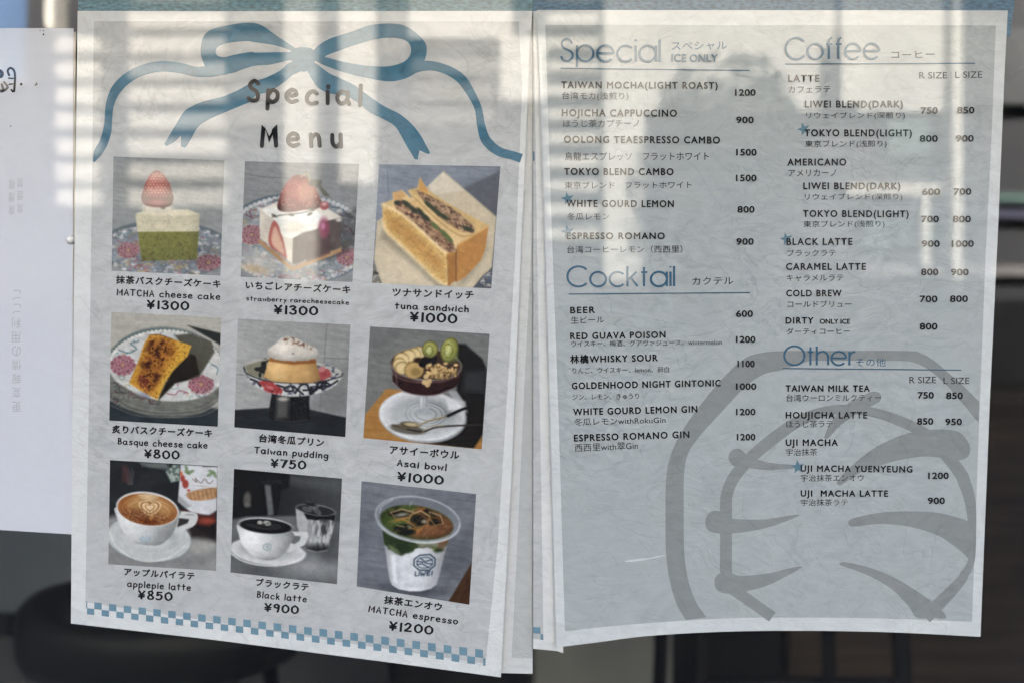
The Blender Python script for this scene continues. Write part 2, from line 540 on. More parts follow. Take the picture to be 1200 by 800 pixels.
cab = empty('black_cabinet', (-.15, 1.9, .02))
tag(cab, 'plain black cabinet in the dark room between the two grey fronts', 'cabinet')
part_box('carcass', BLACK_PAINT, cab, -.365, .058, 1.72, 2.1, .021, 1.0, bev=.004)
part_box('door', BLACK_PAINT, cab, -.36, .052, 1.70, 1.718, .08, .97, bev=.003)
gc = empty('grey_cabinet', (.27, 1.9, .02))
tag(gc, 'grey cabinet front in the room behind the lower edge of the drinks menu', 'cabinet')
part_box('carcass', GREY_PANEL, gc, .062, .472, 1.72, 2.1, .021, 1.0, bev=.004)
part_box('door', GREY_PANEL, gc, .066, .468, 1.70, 1.718, .08, .97, bev=.003)
bc = empty('black_counter', (.68, 2.2, .02))
tag(bc, 'black counter behind the legs of the bar stool', 'counter')
part_box('front', BLACK_PAINT, bc, .475, .90, 2.0, 2.4, .021, 1.02, bev=.004)
part_box('worktop', BLACK_METAL, bc, .475, .90, 1.98, 2.42, 1.022, 1.06, bev=.004)
wp = empty('wooden_counter', (1.7, 2.0, .02))
tag(wp, 'brown wooden counter at the edge of the dark room', 'counter')
part_box('front', BROWN_WOOD, wp, .902, 2.6, 1.95, 2.4, .021, 1.0, bev=.004)
part_box('worktop', BROWN_WOOD, wp, .902, 2.6, 1.90, 2.42, 1.002, 1.04, bev=.004)
gs = empty('grey_partition', (-1.2, 2.5, .02))
tag(gs, 'blue grey painted partition behind the padded stool', 'partition')
part_box('panel', BENCH_PAINT, gs, -2.8, -.37, 2.5, 2.56, .12, 1.05, bev=.004)
part_box('plinth', BLACK_PAINT, gs, -2.8, -.37, 2.51, 2.55, .021, .118)
# ------------------------------------------------------------------ lettering
HAND = {  # pen strokes of a round hand, hundredths of the cap height; * = smoothed
 'a': "*48,52 25,62 5,45 3,20 20,2 40,10 50,34|50,60 50,22 57,2", 'b': "6,98 5,3|*5,42 25,60 48,46 50,20 30,2 5,8",
 'c': "*48,50 30,62 8,46 5,18 22,2 50,8", 'd': "50,98 50,3|*50,44 28,62 6,45 4,18 22,2 50,15",
 'e': "*20,33 32,34 47,38 42,56 22,62 5,44 5,18 24,2 50,9", 'g': "*48,50 25,62 5,45 6,22 25,10 48,24|*50,60 50,-12 32,-34 8,-22",
 'h': "5,98 5,2|*5,36 22,58 42,48 46,2", 'i': "8,60 8,2|8,80 9,86", 'k': "6,98 6,2|42,58 8,26|20,36 46,2", 'l': "8,98 8,2",
 'n': "5,60 6,2|*6,36 24,60 42,48 45,2", 'o': "*28,62 8,50 5,20 26,2 48,16 50,46 28,62", 'p': "5,60 5,-32|*5,42 25,62 48,48 48,20 28,4 6,14",
 'q': "*48,50 25,62 6,45 6,20 25,5 48,22|50,60 50,-32", 'r': "6,60 7,2|*7,34 20,54 40,57", 's': "*43,52 25,62 8,50 20,36 38,26 42,12 24,2 4,9",
 't': "22,90 22,2|3,62 44,64", 'u': "*5,60 6,20 22,2 42,18|44,60 45,2", 'w': "3,60 16,3 30,46 44,3 58,60", 'y': "4,60 24,20|46,60 12,-34",
 'A': "2,2 28,98 54,2|12,34 46,34", 'B': "8,96 8,3|*8,95 36,90 40,72 30,56 10,51|*10,51 42,44 50,26 36,6 8,3", 'C': "*54,84 34,98 10,78 5,40 18,8 38,2 58,14",
 'H': "6,96 6,2|52,96 52,2|6,50 52,50", 'M': "4,2 10,96 36,32 62,96 68,2", 'S': "*48,84 30,98 10,84 14,64 36,50 48,30 42,8 22,2 4,12",
 'T': "2,94 58,96|30,95 30,2", '¥': "4,96 29,52 54,96|29,52 29,2|6,48 52,50|6,26 52,28", '0': "*32,96 8,72 7,26 32,2 58,26 58,70 32,96",
 '1': "12,95 12,2", '2': "*6,76 26,98 48,82 38,48 6,4|6,4 54,4", '3': "*6,86 28,98 46,80 24,56|*24,56 50,42 46,10 24,2 4,14",
 '5': "48,95 14,95 10,56|*10,56 34,64 52,42 40,8 18,2 4,12", '7': "4,94 52,94 22,2", '8': "*30,54 12,70 16,94 32,98 46,90 46,70 30,54 8,32 14,6 32,2 50,8 54,30 30,54",
 '9': "*48,74 28,97 8,80 10,58 30,52 48,72|48,84 46,40 38,2",
}
def arc(cx, cy, r, a0, a1, n=28, ry=None):
    return [(cx + r * math.cos(R(a)), cy + (ry or r) * math.sin(R(a))) for a in np.linspace(a0, a1, n)]
HEADS = {  # thin geometric capitals and small letters for the headings, cap height 1
 'S': ([catmull([(.5, .80), (.40, .95), (.26, 1), (.10, .93), (.05, .76), (.13, .60), (.30, .52), (.46, .42), (.53, .25), (.44, .07), (.27, 0), (.10, .06), (.02, .23)], 5)], .55),
 'p': ([arc(.36, .36, .36, 0, 360, 40), [(0, .72), (0, -.26)]], .72), 'e': ([[(0.02, .37), (.71, .37)], arc(.36, .36, .36, 0, 318, 40)], .72),
 'c': ([arc(.36, .36, .36, 42, 318, 36)], .64), 'i': ([[(0, .72), (0, 0)], [(0, .93), (0, .99)]], .0), 'a': ([arc(.36, .36, .36, 0, 360, 40), [(.72, .72), (.72, 0)]], .72),
 'l': ([[(0, 1), (0, 0)]], .0), 'C': ([arc(.5, .5, .5, 42, 318, 44)], .87), 'o': ([arc(.36, .36, .36, 0, 360, 40)], .72),
 'f': ([[(.12, 0), (.12, .80)] + arc(.30, .80, .18, 180, 100, 8, .2), [(0, .70), (.28, .70)]], .28), 'k': ([[(0, 1), (0, 0)], [(.42, .72), (.0, .30)], [(.15, .44), (.46, 0)]], .46),
 't': ([[(.13, .95), (.13, 0)], [(0, .70), (.28, .70)]], .28), 'O': ([arc(.5, .5, .5, 0, 360, 50)], 1.0), 'h': ([[(0, 1), (0, 0)], [(.56, 0), (.56, .42)] + arc(.28, .42, .28, 0, 180, 20, .30)], .56),
 'r': ([[(0, .72), (0, 0)], arc(.27, .40, .27, 180, 85, 12, .31)], .28),
}

def line_map(x0, y0, x1, y1, w, h, hgt):
    """map text space (0..w, 0..h) onto the baseline (x0,y0)-(x1,y1), cap height hgt, upright to the sheet"""
    d = np.array([x1 - x0, y1 - y0], float)
    L = np.hypot(*d)
    e = d / L
    up = np.array([e[1], -e[0]])
    def f(p):
        q = np.array([x0, y0]) + e * (p[0] / w * L) + up * (p[1] / h * hgt)
        return q
    return f

def hand_text(name, text, x0, y0, x1, y1, cap, m, parent, y, weight=.15, gap=.24, space=.42, jit=.03):
    polys, x = [], 0.0
    rr = random.Random(text)
    for ch in text:
        if ch == ' ':
            x += space
            continue
        mx = 0
        dy = rr.uniform(-jit, jit)
        for st in HAND[ch].split('|'):
            sm = st[0] == '*'
            pts = [tuple(float(c) / 100 for c in p.split(',')) for p in st.lstrip('*').split()]
            pts = [(px + rr.uniform(-.4, .4) * jit, py + rr.uniform(-.4, .4) * jit) for px, py in pts]
            mx = max(mx, max(p[0] for p in pts))
            pts = catmull(pts, 5) if sm else pts
            polys.append(stroke2([(p[0] + x, p[1] + dy) for p in pts], weight))
        x += mx + gap
    f = line_map(x0, y0, x1, y1, x - gap, 1.0, cap)
    bm = bmesh.new()
    for i, pl in enumerate(polys):
        for j, q in enumerate(pl):
            polys_to_bm(bm, [q], y - 4e-5 * (i % 3) - 2e-5 * (j % 2), f)
    return obj(name, bm, m, parent)

def head_text(name, text, x0, y0, x1, y1, cap, m, parent, y, weight=.10, gap=.165):
    polys, x = [], 0.0
    for ch in text:
        sts, w = HEADS[ch]
        for pts in sts:
            polys.append(stroke2([(p[0] + x, p[1]) for p in pts], weight, cap=False))
        x += w + gap
    f = line_map(x0, y0, x1, y1, x - gap, 1.0, cap)
    bm = bmesh.new()
    for i, pl in enumerate(polys):
        for j, q in enumerate(pl):
            polys_to_bm(bm, [q], y - 4e-5 * (i % 3) - 2e-5 * (j % 2), f)
    return obj(name, bm, m, parent)

def type_text(name, text, x0, y0, x1, y1, hgt, m, parent, y, bold=0.0, track=1.0, box_h=None, jit=0.0):
    """set type; fitted between x0 and x1; hgt is the height of the ink (or of box_h em when given)"""
    c = bpy.data.curves.new('type', 'FONT')
    c.body = text
    c.space_character = track
    c.resolution_u = 3
    o = bpy.data.objects.new('type', c)
    COL.objects.link(o)
    dg = bpy.context.evaluated_depsgraph_get()
    me = bpy.data.meshes.new_from_object(o.evaluated_get(dg))
    bpy.data.objects.remove(o)
    bpy.data.curves.remove(c)
    n = len(me.vertices)
    co = np.empty(n * 3, np.float32)
    me.vertices.foreach_get('co', co)
    co = co.reshape(n, 3).astype(float)
    lo, hi = co.min(0), co.max(0)
    if box_h:
        base, H = box_h
    else:
        base, H = lo[1], hi[1] - lo[1]
    d = np.array([x1 - x0, y1 - y0], float)
    L = np.hypot(*d); e = d / L; up = np.array([e[1], -e[0]])
    tx = (co[:, 0] - lo[0]) / (hi[0] - lo[0]) * L
    ty = (co[:, 1] - base) / H * hgt
    u = x0 + e[0] * tx + up[0] * ty
    v = y0 + e[1] * tx + up[1] * ty
    kk = (DIST + y) / DIST
    out = np.stack([(u - 600) * S * kk, np.full(n, y), ZC - (v - 400) * S * kk], 1)
    strikes = [(0, 0)]
    if bold > 0:                      # heavier type: the same outline struck again around itself
        w = bold * hgt / .728 * S
        strikes += [(w * math.cos(t), w * math.sin(t)) for t in np.linspace(0, 2 * math.pi, 7)[:-1]]
    nl = len(me.loops)
    lv = np.empty(nl, np.int32); me.loops.foreach_get('vertex_index', lv)
    ls = np.empty(len(me.polygons), np.int32); me.polygons.foreach_get('loop_start', ls)
    if len(me.polygons) and sum(p.normal.z * p.area for p in me.polygons) < 0:
        flip = True
    else:
        flip = False
    bpy.data.meshes.remove(me)
    k = len(strikes)
    cos = np.concatenate([out + np.array([dx, -1.6e-5 * i, dz]) for i, (dx, dz) in enumerate(strikes)])
    lvs = np.concatenate([lv + n * i for i in range(k)])
    lss = np.concatenate([ls + nl * i for i in range(k)])
    me = bpy.data.meshes.new(name)
    me.vertices.add(n * k); me.vertices.foreach_set('co', cos.astype(np.float32).ravel())
    me.loops.add(nl * k); me.loops.foreach_set('vertex_index', lvs.astype(np.int32))
    me.polygons.add(len(lss)); me.polygons.foreach_set('loop_start', lss.astype(np.int32))
    me.update(calc_edges=True)
    if len(me.polygons) and sum(p.normal.y * p.area for p in me.polygons) > 0:
        me.flip_normals()
    return link_mesh(name, me, m, parent)

def shape(name, loops, m, parent, y):
    bm = bmesh.new()
    fill_poly(bm, loops, y)
    return obj(name, bm, m, parent)

def sheet(name, pts, m, parent, y, thick=0.00025):
    """a sheet of paper: outline in drawing units, front at y"""
    bm = bmesh.new()
    fill_poly(bm, [pts], y)
    fs = bm.faces[:]
    r = bmesh.ops.extrude_face_region(bm, geom=fs)
    vs = [g for g in r['geom'] if isinstance(g, bmesh.types.BMVert)]
    bmesh.ops.translate(bm, verts=vs, vec=(0, thick, 0))
    bmesh.ops.recalc_face_normals(bm, faces=bm.faces)
    return obj(name, bm, m, parent)

LAY = 0.00009   # one layer of ink
# ------------------------------------------------------------------ the food menu
YF = -0.0018
food = empty('food_menu', P(335, 730, YF))
tag(food, 'white illustrated food menu sheet with blue ribbon bow and nine dish photos', 'menu')
sheet('paper', [(91, 13), (250, 13.5), (624, 13), (620.5, 60), (617, 150), (611, 280), (600, 540), (587, 793), (460, 776), (250, 749), (83, 730), (85, 480), (89, 160)], WHITE_PAPER, food, YF)
shape('printed_panel', [[(110, 25), (608, 25.5), (609.5, 60), (612, 100), (606, 250), (597, 420), (583, 640), (569, 777), (400, 752), (200, 720), (100, 705), (104, 480), (108, 200)]], PANEL_INK, food, YF - LAY)

Z1 = lambda p: (p[0] / 3.75, p[1] / 3.75)
Z2 = lambda p: (300 + p[0] / 3.524, p[1] / 3.524)
bm = bmesh.new()
k = [0]
def yl():
    k[0] += 1
    return YF - 2 * LAY - k[0] * 0.000012
fill_poly(bm, [catmull([(241, 79.5), (236, 66.7), (235.2, 56), (238.7, 42.7), (248, 34.7), (266.7, 29.9), (290.7, 26.7), (306.7, 29.9), (322.7, 41.1), (342.6, 54.3), (353, 62), (352, 70), (338.3, 71), (317, 76), (300, 77.2), (285.3, 81.3), (272, 85.9), (256, 86.7), (246, 84.5)], 5, True),
               catmull([(252.8, 60), (256, 54.7), (266.7, 50.7), (288, 48.5), (300, 50), (322.7, 53.5), (341, 60.5), (320, 61.5), (300, 62), (293, 61.3), (274.7, 64.5), (262.7, 67.2), (254.7, 65.3)], 5, True)], yl())
fill_poly(bm, [catmull([Z2(p) for p in [(235, 212), (270, 180), (320, 155), (400, 130), (470, 105), (560, 98), (620, 110), (670, 145), (700, 180), (705, 215), (695, 255), (680, 285), (640, 315), (590, 333), (540, 337), (470, 325), (380, 305), (300, 278), (250, 255), (228, 235)]], 5, True),
               catmull([Z2(p) for p in [(287, 233), (350, 208), (430, 180), (500, 162), (560, 157), (610, 165), (635, 185), (640, 215), (625, 245), (590, 265), (530, 276), (440, 270), (360, 256), (310, 243)]], 5, True)], yl())
fill_poly(bm, [catmull([Z2(p) for p in [(150, 222), (165, 200), (205, 196), (235, 205), (246, 235), (240, 262), (215, 292), (180, 294), (152, 268)]], 5, True)], yl())
fill_poly(bm, [catmull([Z2(p) for p in [(190, 290), (160, 262), (135, 262), (100, 292), (40, 322), (0, 334)]] + [Z1(p) for p in [(1100, 366), (1050, 395), (980, 425), (900, 445), (850, 465), (810, 490), (775, 545), (745, 595)]], 5)
               + [Z1(p) for p in [(722, 632), (730, 642), (762, 628), (795, 598), (795, 645), (812, 650)]]
               + catmull([Z1(p) for p in [(822, 640), (840, 610), (870, 560), (910, 530), (1000, 490), (1060, 465), (1110, 442)]] + [Z2(p) for p in [(0, 396), (60, 376), (110, 345), (150, 312), (186, 294)]], 5)], yl())
fill_poly(bm, [catmull([Z2(p) for p in [(212, 292), (236, 258), (300, 302), (350, 325), (410, 355), (470, 400), (530, 440), (590, 470), (640, 510), (680, 560), (705, 605)]], 5)
               + [Z2(p) for p in [(719, 631), (712, 638), (675, 622), (668, 660), (655, 658)]]
               + catmull([Z2(p) for p in [(645, 640), (620, 600), (580, 530), (540, 500), (470, 465), (420, 425), (370, 398), (300, 386), (255, 362), (225, 320)]], 5)], yl())
for pts, zz, sc in (([(412, 712, 8), (430, 672, 36), (455, 628, 38), (470, 580, 38), (476, 530, 34), (483, 460, 36), (510, 395, 44), (560, 345, 46), (630, 308, 46), (710, 293, 46), (790, 300, 46), (860, 316, 44), (925, 314, 50), (990, 300, 56)], Z1, 3.75),
                    ([(650, 285, 40), (690, 273, 42), (740, 275, 38), (800, 295, 38), (850, 330, 40), (890, 390, 34), (918, 450, 30), (930, 520, 34), (950, 580, 40), (1000, 625, 38), (1060, 643, 36), (1096, 655, 38)], Z2, 3.524)):
    c = catmull(pts, 5)
    polys_to_bm(bm, stroke2([zz(p) for p in c], [p[2] / sc for p in c], cap=False), yl())
obj('ribbon_bow', bm, BLUE_INK, food)
hand_text('title_word', 'Special', 290, 119, 422, 123.5, 24, BLACK_INK, food, YF - 4 * LAY, .19, .42)
hand_text('title_word', 'Menu', 306, 172, 399.5, 172.5, 24, BLACK_INK, food, YF - 4 * LAY, .19, .52)

# checker border, two staggered rows
bm = bmesh.new()
for i in range(-1, 26):
    x = 110.5 + 17.2 * i + .026 * i * i
    x2 = 110.5 + 17.2 * (i + 1) + .026 * (i + 1) ** 2
    h = (x2 - x) / 2
    def yy(xx): return 705 + (xx - 110.5) * (759.5 - 705) / 445.5 - 1.4 * math.sin((xx - 110) / 445 * math.pi)
    hh = 8.0 + 1.6 * (i / 25)
    a, b = max(x, 100.6), x + h
    if i == -1: a, b = 100.8, 102.2
    polys_to_bm(bm, [[(a, yy(a)), (b, yy(b)), (b, yy(b) + hh), (a, yy(a) + hh)]], YF - 2 * LAY)
    a, b = x + h, min(x2, 569)
    polys_to_bm(bm, [[(a, yy(a) + hh), (b, yy(b) + hh), (b, yy(b) + 1.9 * hh), (a, yy(a) + 1.9 * hh)]], YF - 2 * LAY)
obj('checker_border', bm, CHECK_INK, food)

# ------------------------------------------------------------------ the drinks menu
drink = empty('drink_menu', P(900, 745, -0.0042))
tag(drink, 'pale grey drinks menu sheet with blue section headings and big grey emblem', 'menu')
YD = -0.0042
_bl = catmull([(652, 758), (700, 752), (760, 744.5), (850, 739.5), (950, 738.5), (1050, 740.5), (1149, 745.5)], 4)
sheet('paper', [(629, 12), (1181, 12.5), (1177, 90), (1170, 260), (1160, 470), (1149, 745.5)] + [tuple(p) for p in _bl[::-1][1:]] + [(645, 500), (638, 250)], DRINK_PAPER, drink, YD)
_b2 = catmull([(662, 739), (740, 731), (850, 724), (950, 723), (1050, 724.5), (1139, 728)], 4)
shape('printed_panel', [[(639, 29.5), (1167, 30), (1162, 160), (1155, 300), (1148, 480), (1139, 728)] + [tuple(p) for p in _b2[::-1][1:]] + [(655, 500), (646, 250)]], PANEL_INK_DRINK, drink, YD - LAY)
Za = lambda p: (p[0] / 2.1045 + 760, p[1] / 2.1045 + 380)
Zb = lambda p: (p[0] / 3.636 + 900, p[1] / 3.636 + 390)
bm = bmesh.new()
k = [0]
def yl2():
    k[0] += 1
    return YD - 2 * LAY - k[0] * 0.000008
outer = catmull([Za(p) for p in [(92, 728), (70, 690), (52, 630), (43, 560), (42, 470), (43, 385), (52, 330), (78, 270), (130, 195), (190, 125), (240, 82), (290, 68), (340, 65)]], 4)
outer += catmull([Zb(p) for p in [(200, 76), (590, 76), (650, 86), (700, 112), (770, 170), (840, 232), (900, 292)]], 4)
inner = catmull([Zb(p) for p in [(897, 382), (830, 300), (760, 220), (690, 160), (630, 128), (560, 118), (300, 118), (180, 118)]], 4)
inner += catmull([Za(p) for p in [(330, 112), (285, 122), (240, 152), (180, 215), (120, 282), (95, 325), (87, 380), (87, 470), (88, 560), (98, 630), (118, 685), (143, 721)]], 4)
fill_poly(bm, [outer + inner], yl2())
ring = [(905, 722.5, 13), (885, 708, 13), (868, 696, 13.5), (855, 686, 14), (851, 672, 14), (850.8, 640, 14), (850.8, 600, 14), (852, 578, 14), (862, 556, 14), (885, 531, 14), (912, 509, 14), (936, 493, 13), (962, 483, 12), (990, 479, 11), (1020, 482, 11), (1050, 491, 12), (1085, 508, 13), (1108, 532, 14), (1128, 558, 15), (1138, 585, 13), (1141, 620, 9), (1140, 655, 8), (1132, 672, 10), (1115, 692, 13), (1098, 709, 15), (1084, 722.5, 17)]
c = catmull(ring, 4)
polys_to_bm(bm, stroke2([(p[0] - (1.5 if p[0] > 1130 else 0), p[1]) for p in c], [p[2] for p in c], cap=False), yl2())
for zz, pts in ((Za, [(140, 485), (150, 463), (175, 459), (200, 477), (280, 480), (330, 473), (366, 468), (367, 473), (300, 498), (230, 512), (170, 514), (146, 505)]),
                (Za, [(162, 632), (174, 613), (200, 611), (230, 619), (300, 612), (340, 602), (372, 596), (371, 603), (300, 640), (250, 655), (200, 663), (170, 655)]),
                (Za, [(197, 328), (205, 310), (225, 306), (250, 325), (300, 340), (350, 345), (380, 350), (350, 355), (290, 358), (240, 351), (210, 348)]),
                (Zb, [(482, 265), (468, 251), (440, 250), (400, 268), (340, 300), (290, 350), (262, 390), (240, 442), (257, 446), (290, 410), (330, 375), (380, 342), (440, 310), (476, 290)]),
                (Zb, [(295, 632), (330, 590), (390, 535), (460, 485), (540, 445), (620, 420), (700, 410), (780, 412), (830, 432), (860, 480), (856, 518), (830, 538), (790, 540), (740, 530), (660, 525), (560, 540), (470, 565), (380, 600), (325, 638), (304, 648)]),
                (Za, [(493, 489), (502, 478), (560, 465), (620, 460), (700, 462), (750, 472), (798, 492), (797, 540), (796, 580), (770, 558), (720, 522), (650, 499), (580, 491), (520, 496), (500, 497)]),
                (Za, [(472, 592), (482, 585), (540, 597), (600, 620), (660, 655), (705, 688), (735, 722), (700, 722), (662, 722), (640, 692), (600, 652), (550, 622), (500, 602)])):
    fill_poly(bm, [catmull([zz(p) for p in pts], 4, True)], yl2())
obj('emblem', bm, EMBLEM_INK, drink)

YT = YD - 5 * LAY
CAPBOX = (0.0, 0.728)
def rule(parent, x0, y0, x1, y1, m=HEAD_INK, w=1.1):
    bm = bmesh.new()
    polys_to_bm(bm, stroke2([(x0, y0), (x1, y1)], w, cap=False), YT)
    return obj('heading_rule', bm, m, parent)
def star(x, y, r, parent, rot=0, n=5, inn=.42):
    pts = []
    for i in range(2 * n):
        a = R(90 + rot + i * 180 / n)
        q = r if i % 2 == 0 else r * inn
        pts.append((x + q * math.cos(a), y - q * math.sin(a)))
    return shape('star_mark', [pts], STAR_INK, parent, YT + 2 * LAY)
def heading(text, a, rul, jp=None, jpm=None):
    h = head_text('heading', text, a[0], a[1], a[2], a[3], a[4], HEAD_INK, drink, YT)
    rule(h, *rul)
    if jp:
        type_text('heading_translation', jp[0], jp[1], jp[2], jp[3], jp[4], jp[5], jpm or THIN_INK, h, YT, -.004, 1.05)
    return h
h = heading('Special', (657, 72, 773, 72.4, 26), (656.8, 80.3, 878.7, 82.8), ('スペシャル', 787, 59.2, 852, 58.6, 9.8), HEAD_INK)
type_text('heading_note', 'ICE ONLY', 787.2, 72.4, 840.8, 72.6, 9, HEAD_INK, h, YT, .034, 1.06, CAPBOX)
heading('Coffee', (920.8, 69.6, 1030.5, 69.2, 25), (920.3, 75.2, 1142.7, 74.4), ('コーヒー', 1044.5, 68.4, 1095.5, 67.8, 8.0))
heading('Cocktail', (665, 335.9, 790, 335.5, 23.5), (666.5, 344.7, 878.9, 343), ('カクテル', 811.4, 334.2, 859.3, 333.4, 9))
heading('Other', (919, 427.5, 1002, 427.6, 22), (917, 431.3, 1126.4, 433.3), ('その他', 1003, 429, 1038, 429, 9.5), HEAD_INK)

ITEMS = [
 # name, x0, y0, x1, y1, cap, translation(text,x0,ybottom,x1,ybottom2,height), prices[(text,x0,x1,ybase)], star
 ('TAIWAN MOCHA(LIGHT ROAST)', 657.9, 103.6, 840.8, 104.3, 8.1, ('台湾モカ(浅煎り)', 658.7, 118, 736.5, 118.4, 10), [('1200', 861.6, 885.3, 112.3)], None),
 ('HOJICHA CAPPUCCINO', 658.7, 136.3, 793, 136.9, 8.3, ('ほうじ茶カプチーノ', 660, 149.4, 749, 149.2, 9), [('900', 863, 883, 144.5)], None),
 ('OOLONG TEAESPRESSO CAMBO', 661, 167.3, 843.5, 168.4, 8.3, ('烏龍エスプレッソ　フラットホワイト', 661.9, 188.4, 830.7, 188.2, 9.8), [('1500', 863, 886.4, 182.3)], None),
 ('TOKYO BLEND CAMBO', 661.4, 205, 789, 205.4, 8.2, ('東京ブレンド　フラットホワイト', 661.8, 221.6, 810.5, 221, 8.4), [('1500', 862.7, 886.3, 212.4)], None),
 ('WHITE GOURD LEMON', 664, 242.4, 789.4, 243, 8.2, ('冬瓜レモン', 664.7, 258.2, 714, 258, 8.4), [('800', 864.5, 884, 249.2)], (665.2, 233, 8, 12)),
 ('ESPRESSO ROMANO', 664.3, 280.2, 778.8, 280.3, 7.8, ('台湾コーヒーレモン（西西里）', 664.7, 297, 799.7, 296.4, 8.8), [('900', 863.3, 883, 286.8)], (665.4, 271.8, 8.4, 12)),
 ('BEER', 668.5, 367.2, 697, 366.8, 7.6, ('生ビール', 669.2, 379.2, 708, 378.4, 8), [('600', 862.8, 882, 371.3)], None),
 ('RED GUAVA POISON', 668.5, 397.4, 779.7, 395.7, 7.8, ('ウイスキー、梅酒、グアヴァジュース、wintermelon', 669.5, 406.4, 846, 404.2, 7.2), [('1200', 862.8, 885, 401.2)], None),
 ('林檎WHISKY SOUR', 668.5, 424.8, 770.6, 422.6, 7.8, ('りんご、ウイスキー、lemon、卵白', 671, 437.4, 784, 436, 7), [('1100', 864.5, 884, 429.6)], None),
 ('GOLDENHOOD NIGHT GINTONIC', 670.4, 455.4, 844.3, 452, 7.8, ('ジン、レモン、きゅうり', 671, 468.4, 748.8, 467, 6.8), [('1000', 862.8, 886, 456)], None),
 ('WHITE GOURD LEMON GIN', 672, 486, 817, 482.5, 7.9, ('冬瓜レモンwithRokuGin', 673, 498.4, 780, 495.6, 8.6), [('1200', 862.8, 885, 485.8)], None),
 ('ESPRESSO ROMANO GIN', 673, 516.6, 807.7, 512.2, 8, ('西西里with翠Gin', 673.7, 529, 747.8, 526, 9), [('1200', 863.7, 885, 515.2)], None),
 ('LATTE', 924, 96, 960, 96, 8.3, ('カフェラテ', 924, 109.2, 973.3, 108.8, 8), [], None),
 ('LIWEI BLEND(DARK)', 943.5, 126.1, 1058, 126.2, 8.2, ('リウェイブレンド(深煎り)', 944.8, 140.6, 1060.5, 140.4, 9), [('750', 1079.5, 1098.7, 133.3), ('850', 1121.9, 1141.6, 133)], None),
 ('TOKYO BLEND(LIGHT)', 943, 159.8, 1068.3, 160, 8.2, ('東京ブレンド(浅煎り)', 943.5, 174, 1039, 173.6, 9.2), [('800', 1078, 1098.7, 166.2), ('900', 1120.5, 1140.8, 166)], (942, 151.8, 8, 18)),
 ('AMERICANO', 923, 194, 991.5, 194, 8.1, ('アメリカーノ', 924, 207.2, 980, 206.8, 8.3), [], None),
 ('LIWEI BLEND(DARK)', 941.6, 221.8, 1055, 222, 8, ('リウェイブレンド(深煎り)', 943.2, 235.8, 1057.5, 235.4, 8.8), [('600', 1081, 1101.4, 228.5), ('700', 1118, 1138, 228.3)], None),
 ('TOKYO BLEND(LIGHT)', 941.3, 254.2, 1064.6, 254.6, 8, ('東京ブレンド(浅煎り)', 941.6, 267.8, 1036.6, 267.4, 9), [('700', 1080, 1100, 260.4), ('800', 1116.9, 1137.5, 260.4)], None),
 ('BLACK LATTE', 921.9, 287.2, 998.6, 287, 8.1, ('ブラックラテ', 922.6, 300.8, 979.6, 300.4, 8.2), [('900', 1080.5, 1101, 289.3), ('1000', 1115.7, 1140.9, 289.3)], (921.6, 280.3, 8, 14)),
 ('CARAMEL LATTE', 921.4, 316.3, 1014.5, 316.2, 8, ('キャラメルラテ', 922, 329.8, 988.4, 329.6, 7.8), [('800', 1079.6, 1099.5, 322.4), ('900', 1114.7, 1134.9, 322.5)], None),
 ('COLD BREW', 921.6, 347.3, 986, 347.3, 7.7, ('コールドブリュー', 923, 360.2, 997.9, 360, 7.8), [('700', 1078, 1098.3, 354), ('800', 1113.5, 1134, 353.8)], None),
 ('DIRTY', 920.9, 379.2, 953, 379.2, 7.6, ('ダーティコーヒー', 921.6, 392.2, 996.2, 391.8, 7.8), [('800', 1078, 1098.3, 386)], None),
 ('TAIWAN MILK TEA', 920.9, 458.2, 1019, 458.4, 7.6, ('台湾ウーロンミルクティー', 921.5, 470, 1032.6, 469.6, 8.4), [('750', 1075.7, 1094, 466.2), ('850', 1109, 1128, 466.8)], None),
 ('HOUJICHA LATTE', 921, 489.6, 1016, 489.6, 7.7, ('ほうじ茶ラテ', 921.5, 500.8, 976, 500.4, 8.4), [('850', 1075, 1093.3, 496.8), ('950', 1108, 1127, 497.4)], None),
 ('UJI MACHA', 921, 521.7, 981.7, 521.7, 7.7, ('宇治抹茶', 921, 533.6, 957.8, 533.3, 8.4), [], None),
 ('UJI MACHA YUENYEUNG', 938.5, 551.8, 1069, 552.9, 7.6, ('宇治抹茶エンオウ', 938.5, 563.6, 1012.2, 563.4, 8.2), [('1200', 1088, 1111.5, 560.4)], (935, 546.6, 8.4, 6)),
 ('UJI  MACHA LATTE', 938.5, 581, 1040.5, 581.2, 7.4, ('宇治抹茶ラテ', 938.5, 592.4, 993.5, 592, 8), [('900', 1087.5, 1107, 589.7)], None),
]
for nm, x0, y0, x1, y1, cap, tr, prices, st in ITEMS:
    it = type_text('item_name', nm, x0, y0, x1, y1, cap, BLACK_INK, drink, YT, .029, 1.2, CAPBOX)
    type_text('item_translation', *tr, THIN_INK, it, YT, -.003, 1.02)
    if nm == 'DIRTY':
        type_text('item_note', 'ONLY ICE', 960.8, 379.3, 996, 379.3, 5.7, BLACK_INK, it, YT, .022, 1.0, CAPBOX)
    for t, a, b, yb in prices:
        type_text('price', t, a, yb, b, yb, 7.6, BLACK_INK, it, YT, .034, 1.04, (0.0, .728))
    if st:
        star(st[0], st[1], st[2], it, st[3])
for t, a, b, yb in (('R SIZE', 1077.3, 1110, 92.3), ('L SIZE', 1119.5, 1151, 91.6), ('R SIZE', 1065.8, 1097, 448.6), ('L SIZE', 1105.7, 1136, 449.5)):
    type_text('size_label', t, a, yb, b, yb - .2, 7.9, THIN_INK, drink, YT, -.006, 1.0, CAPBOX)
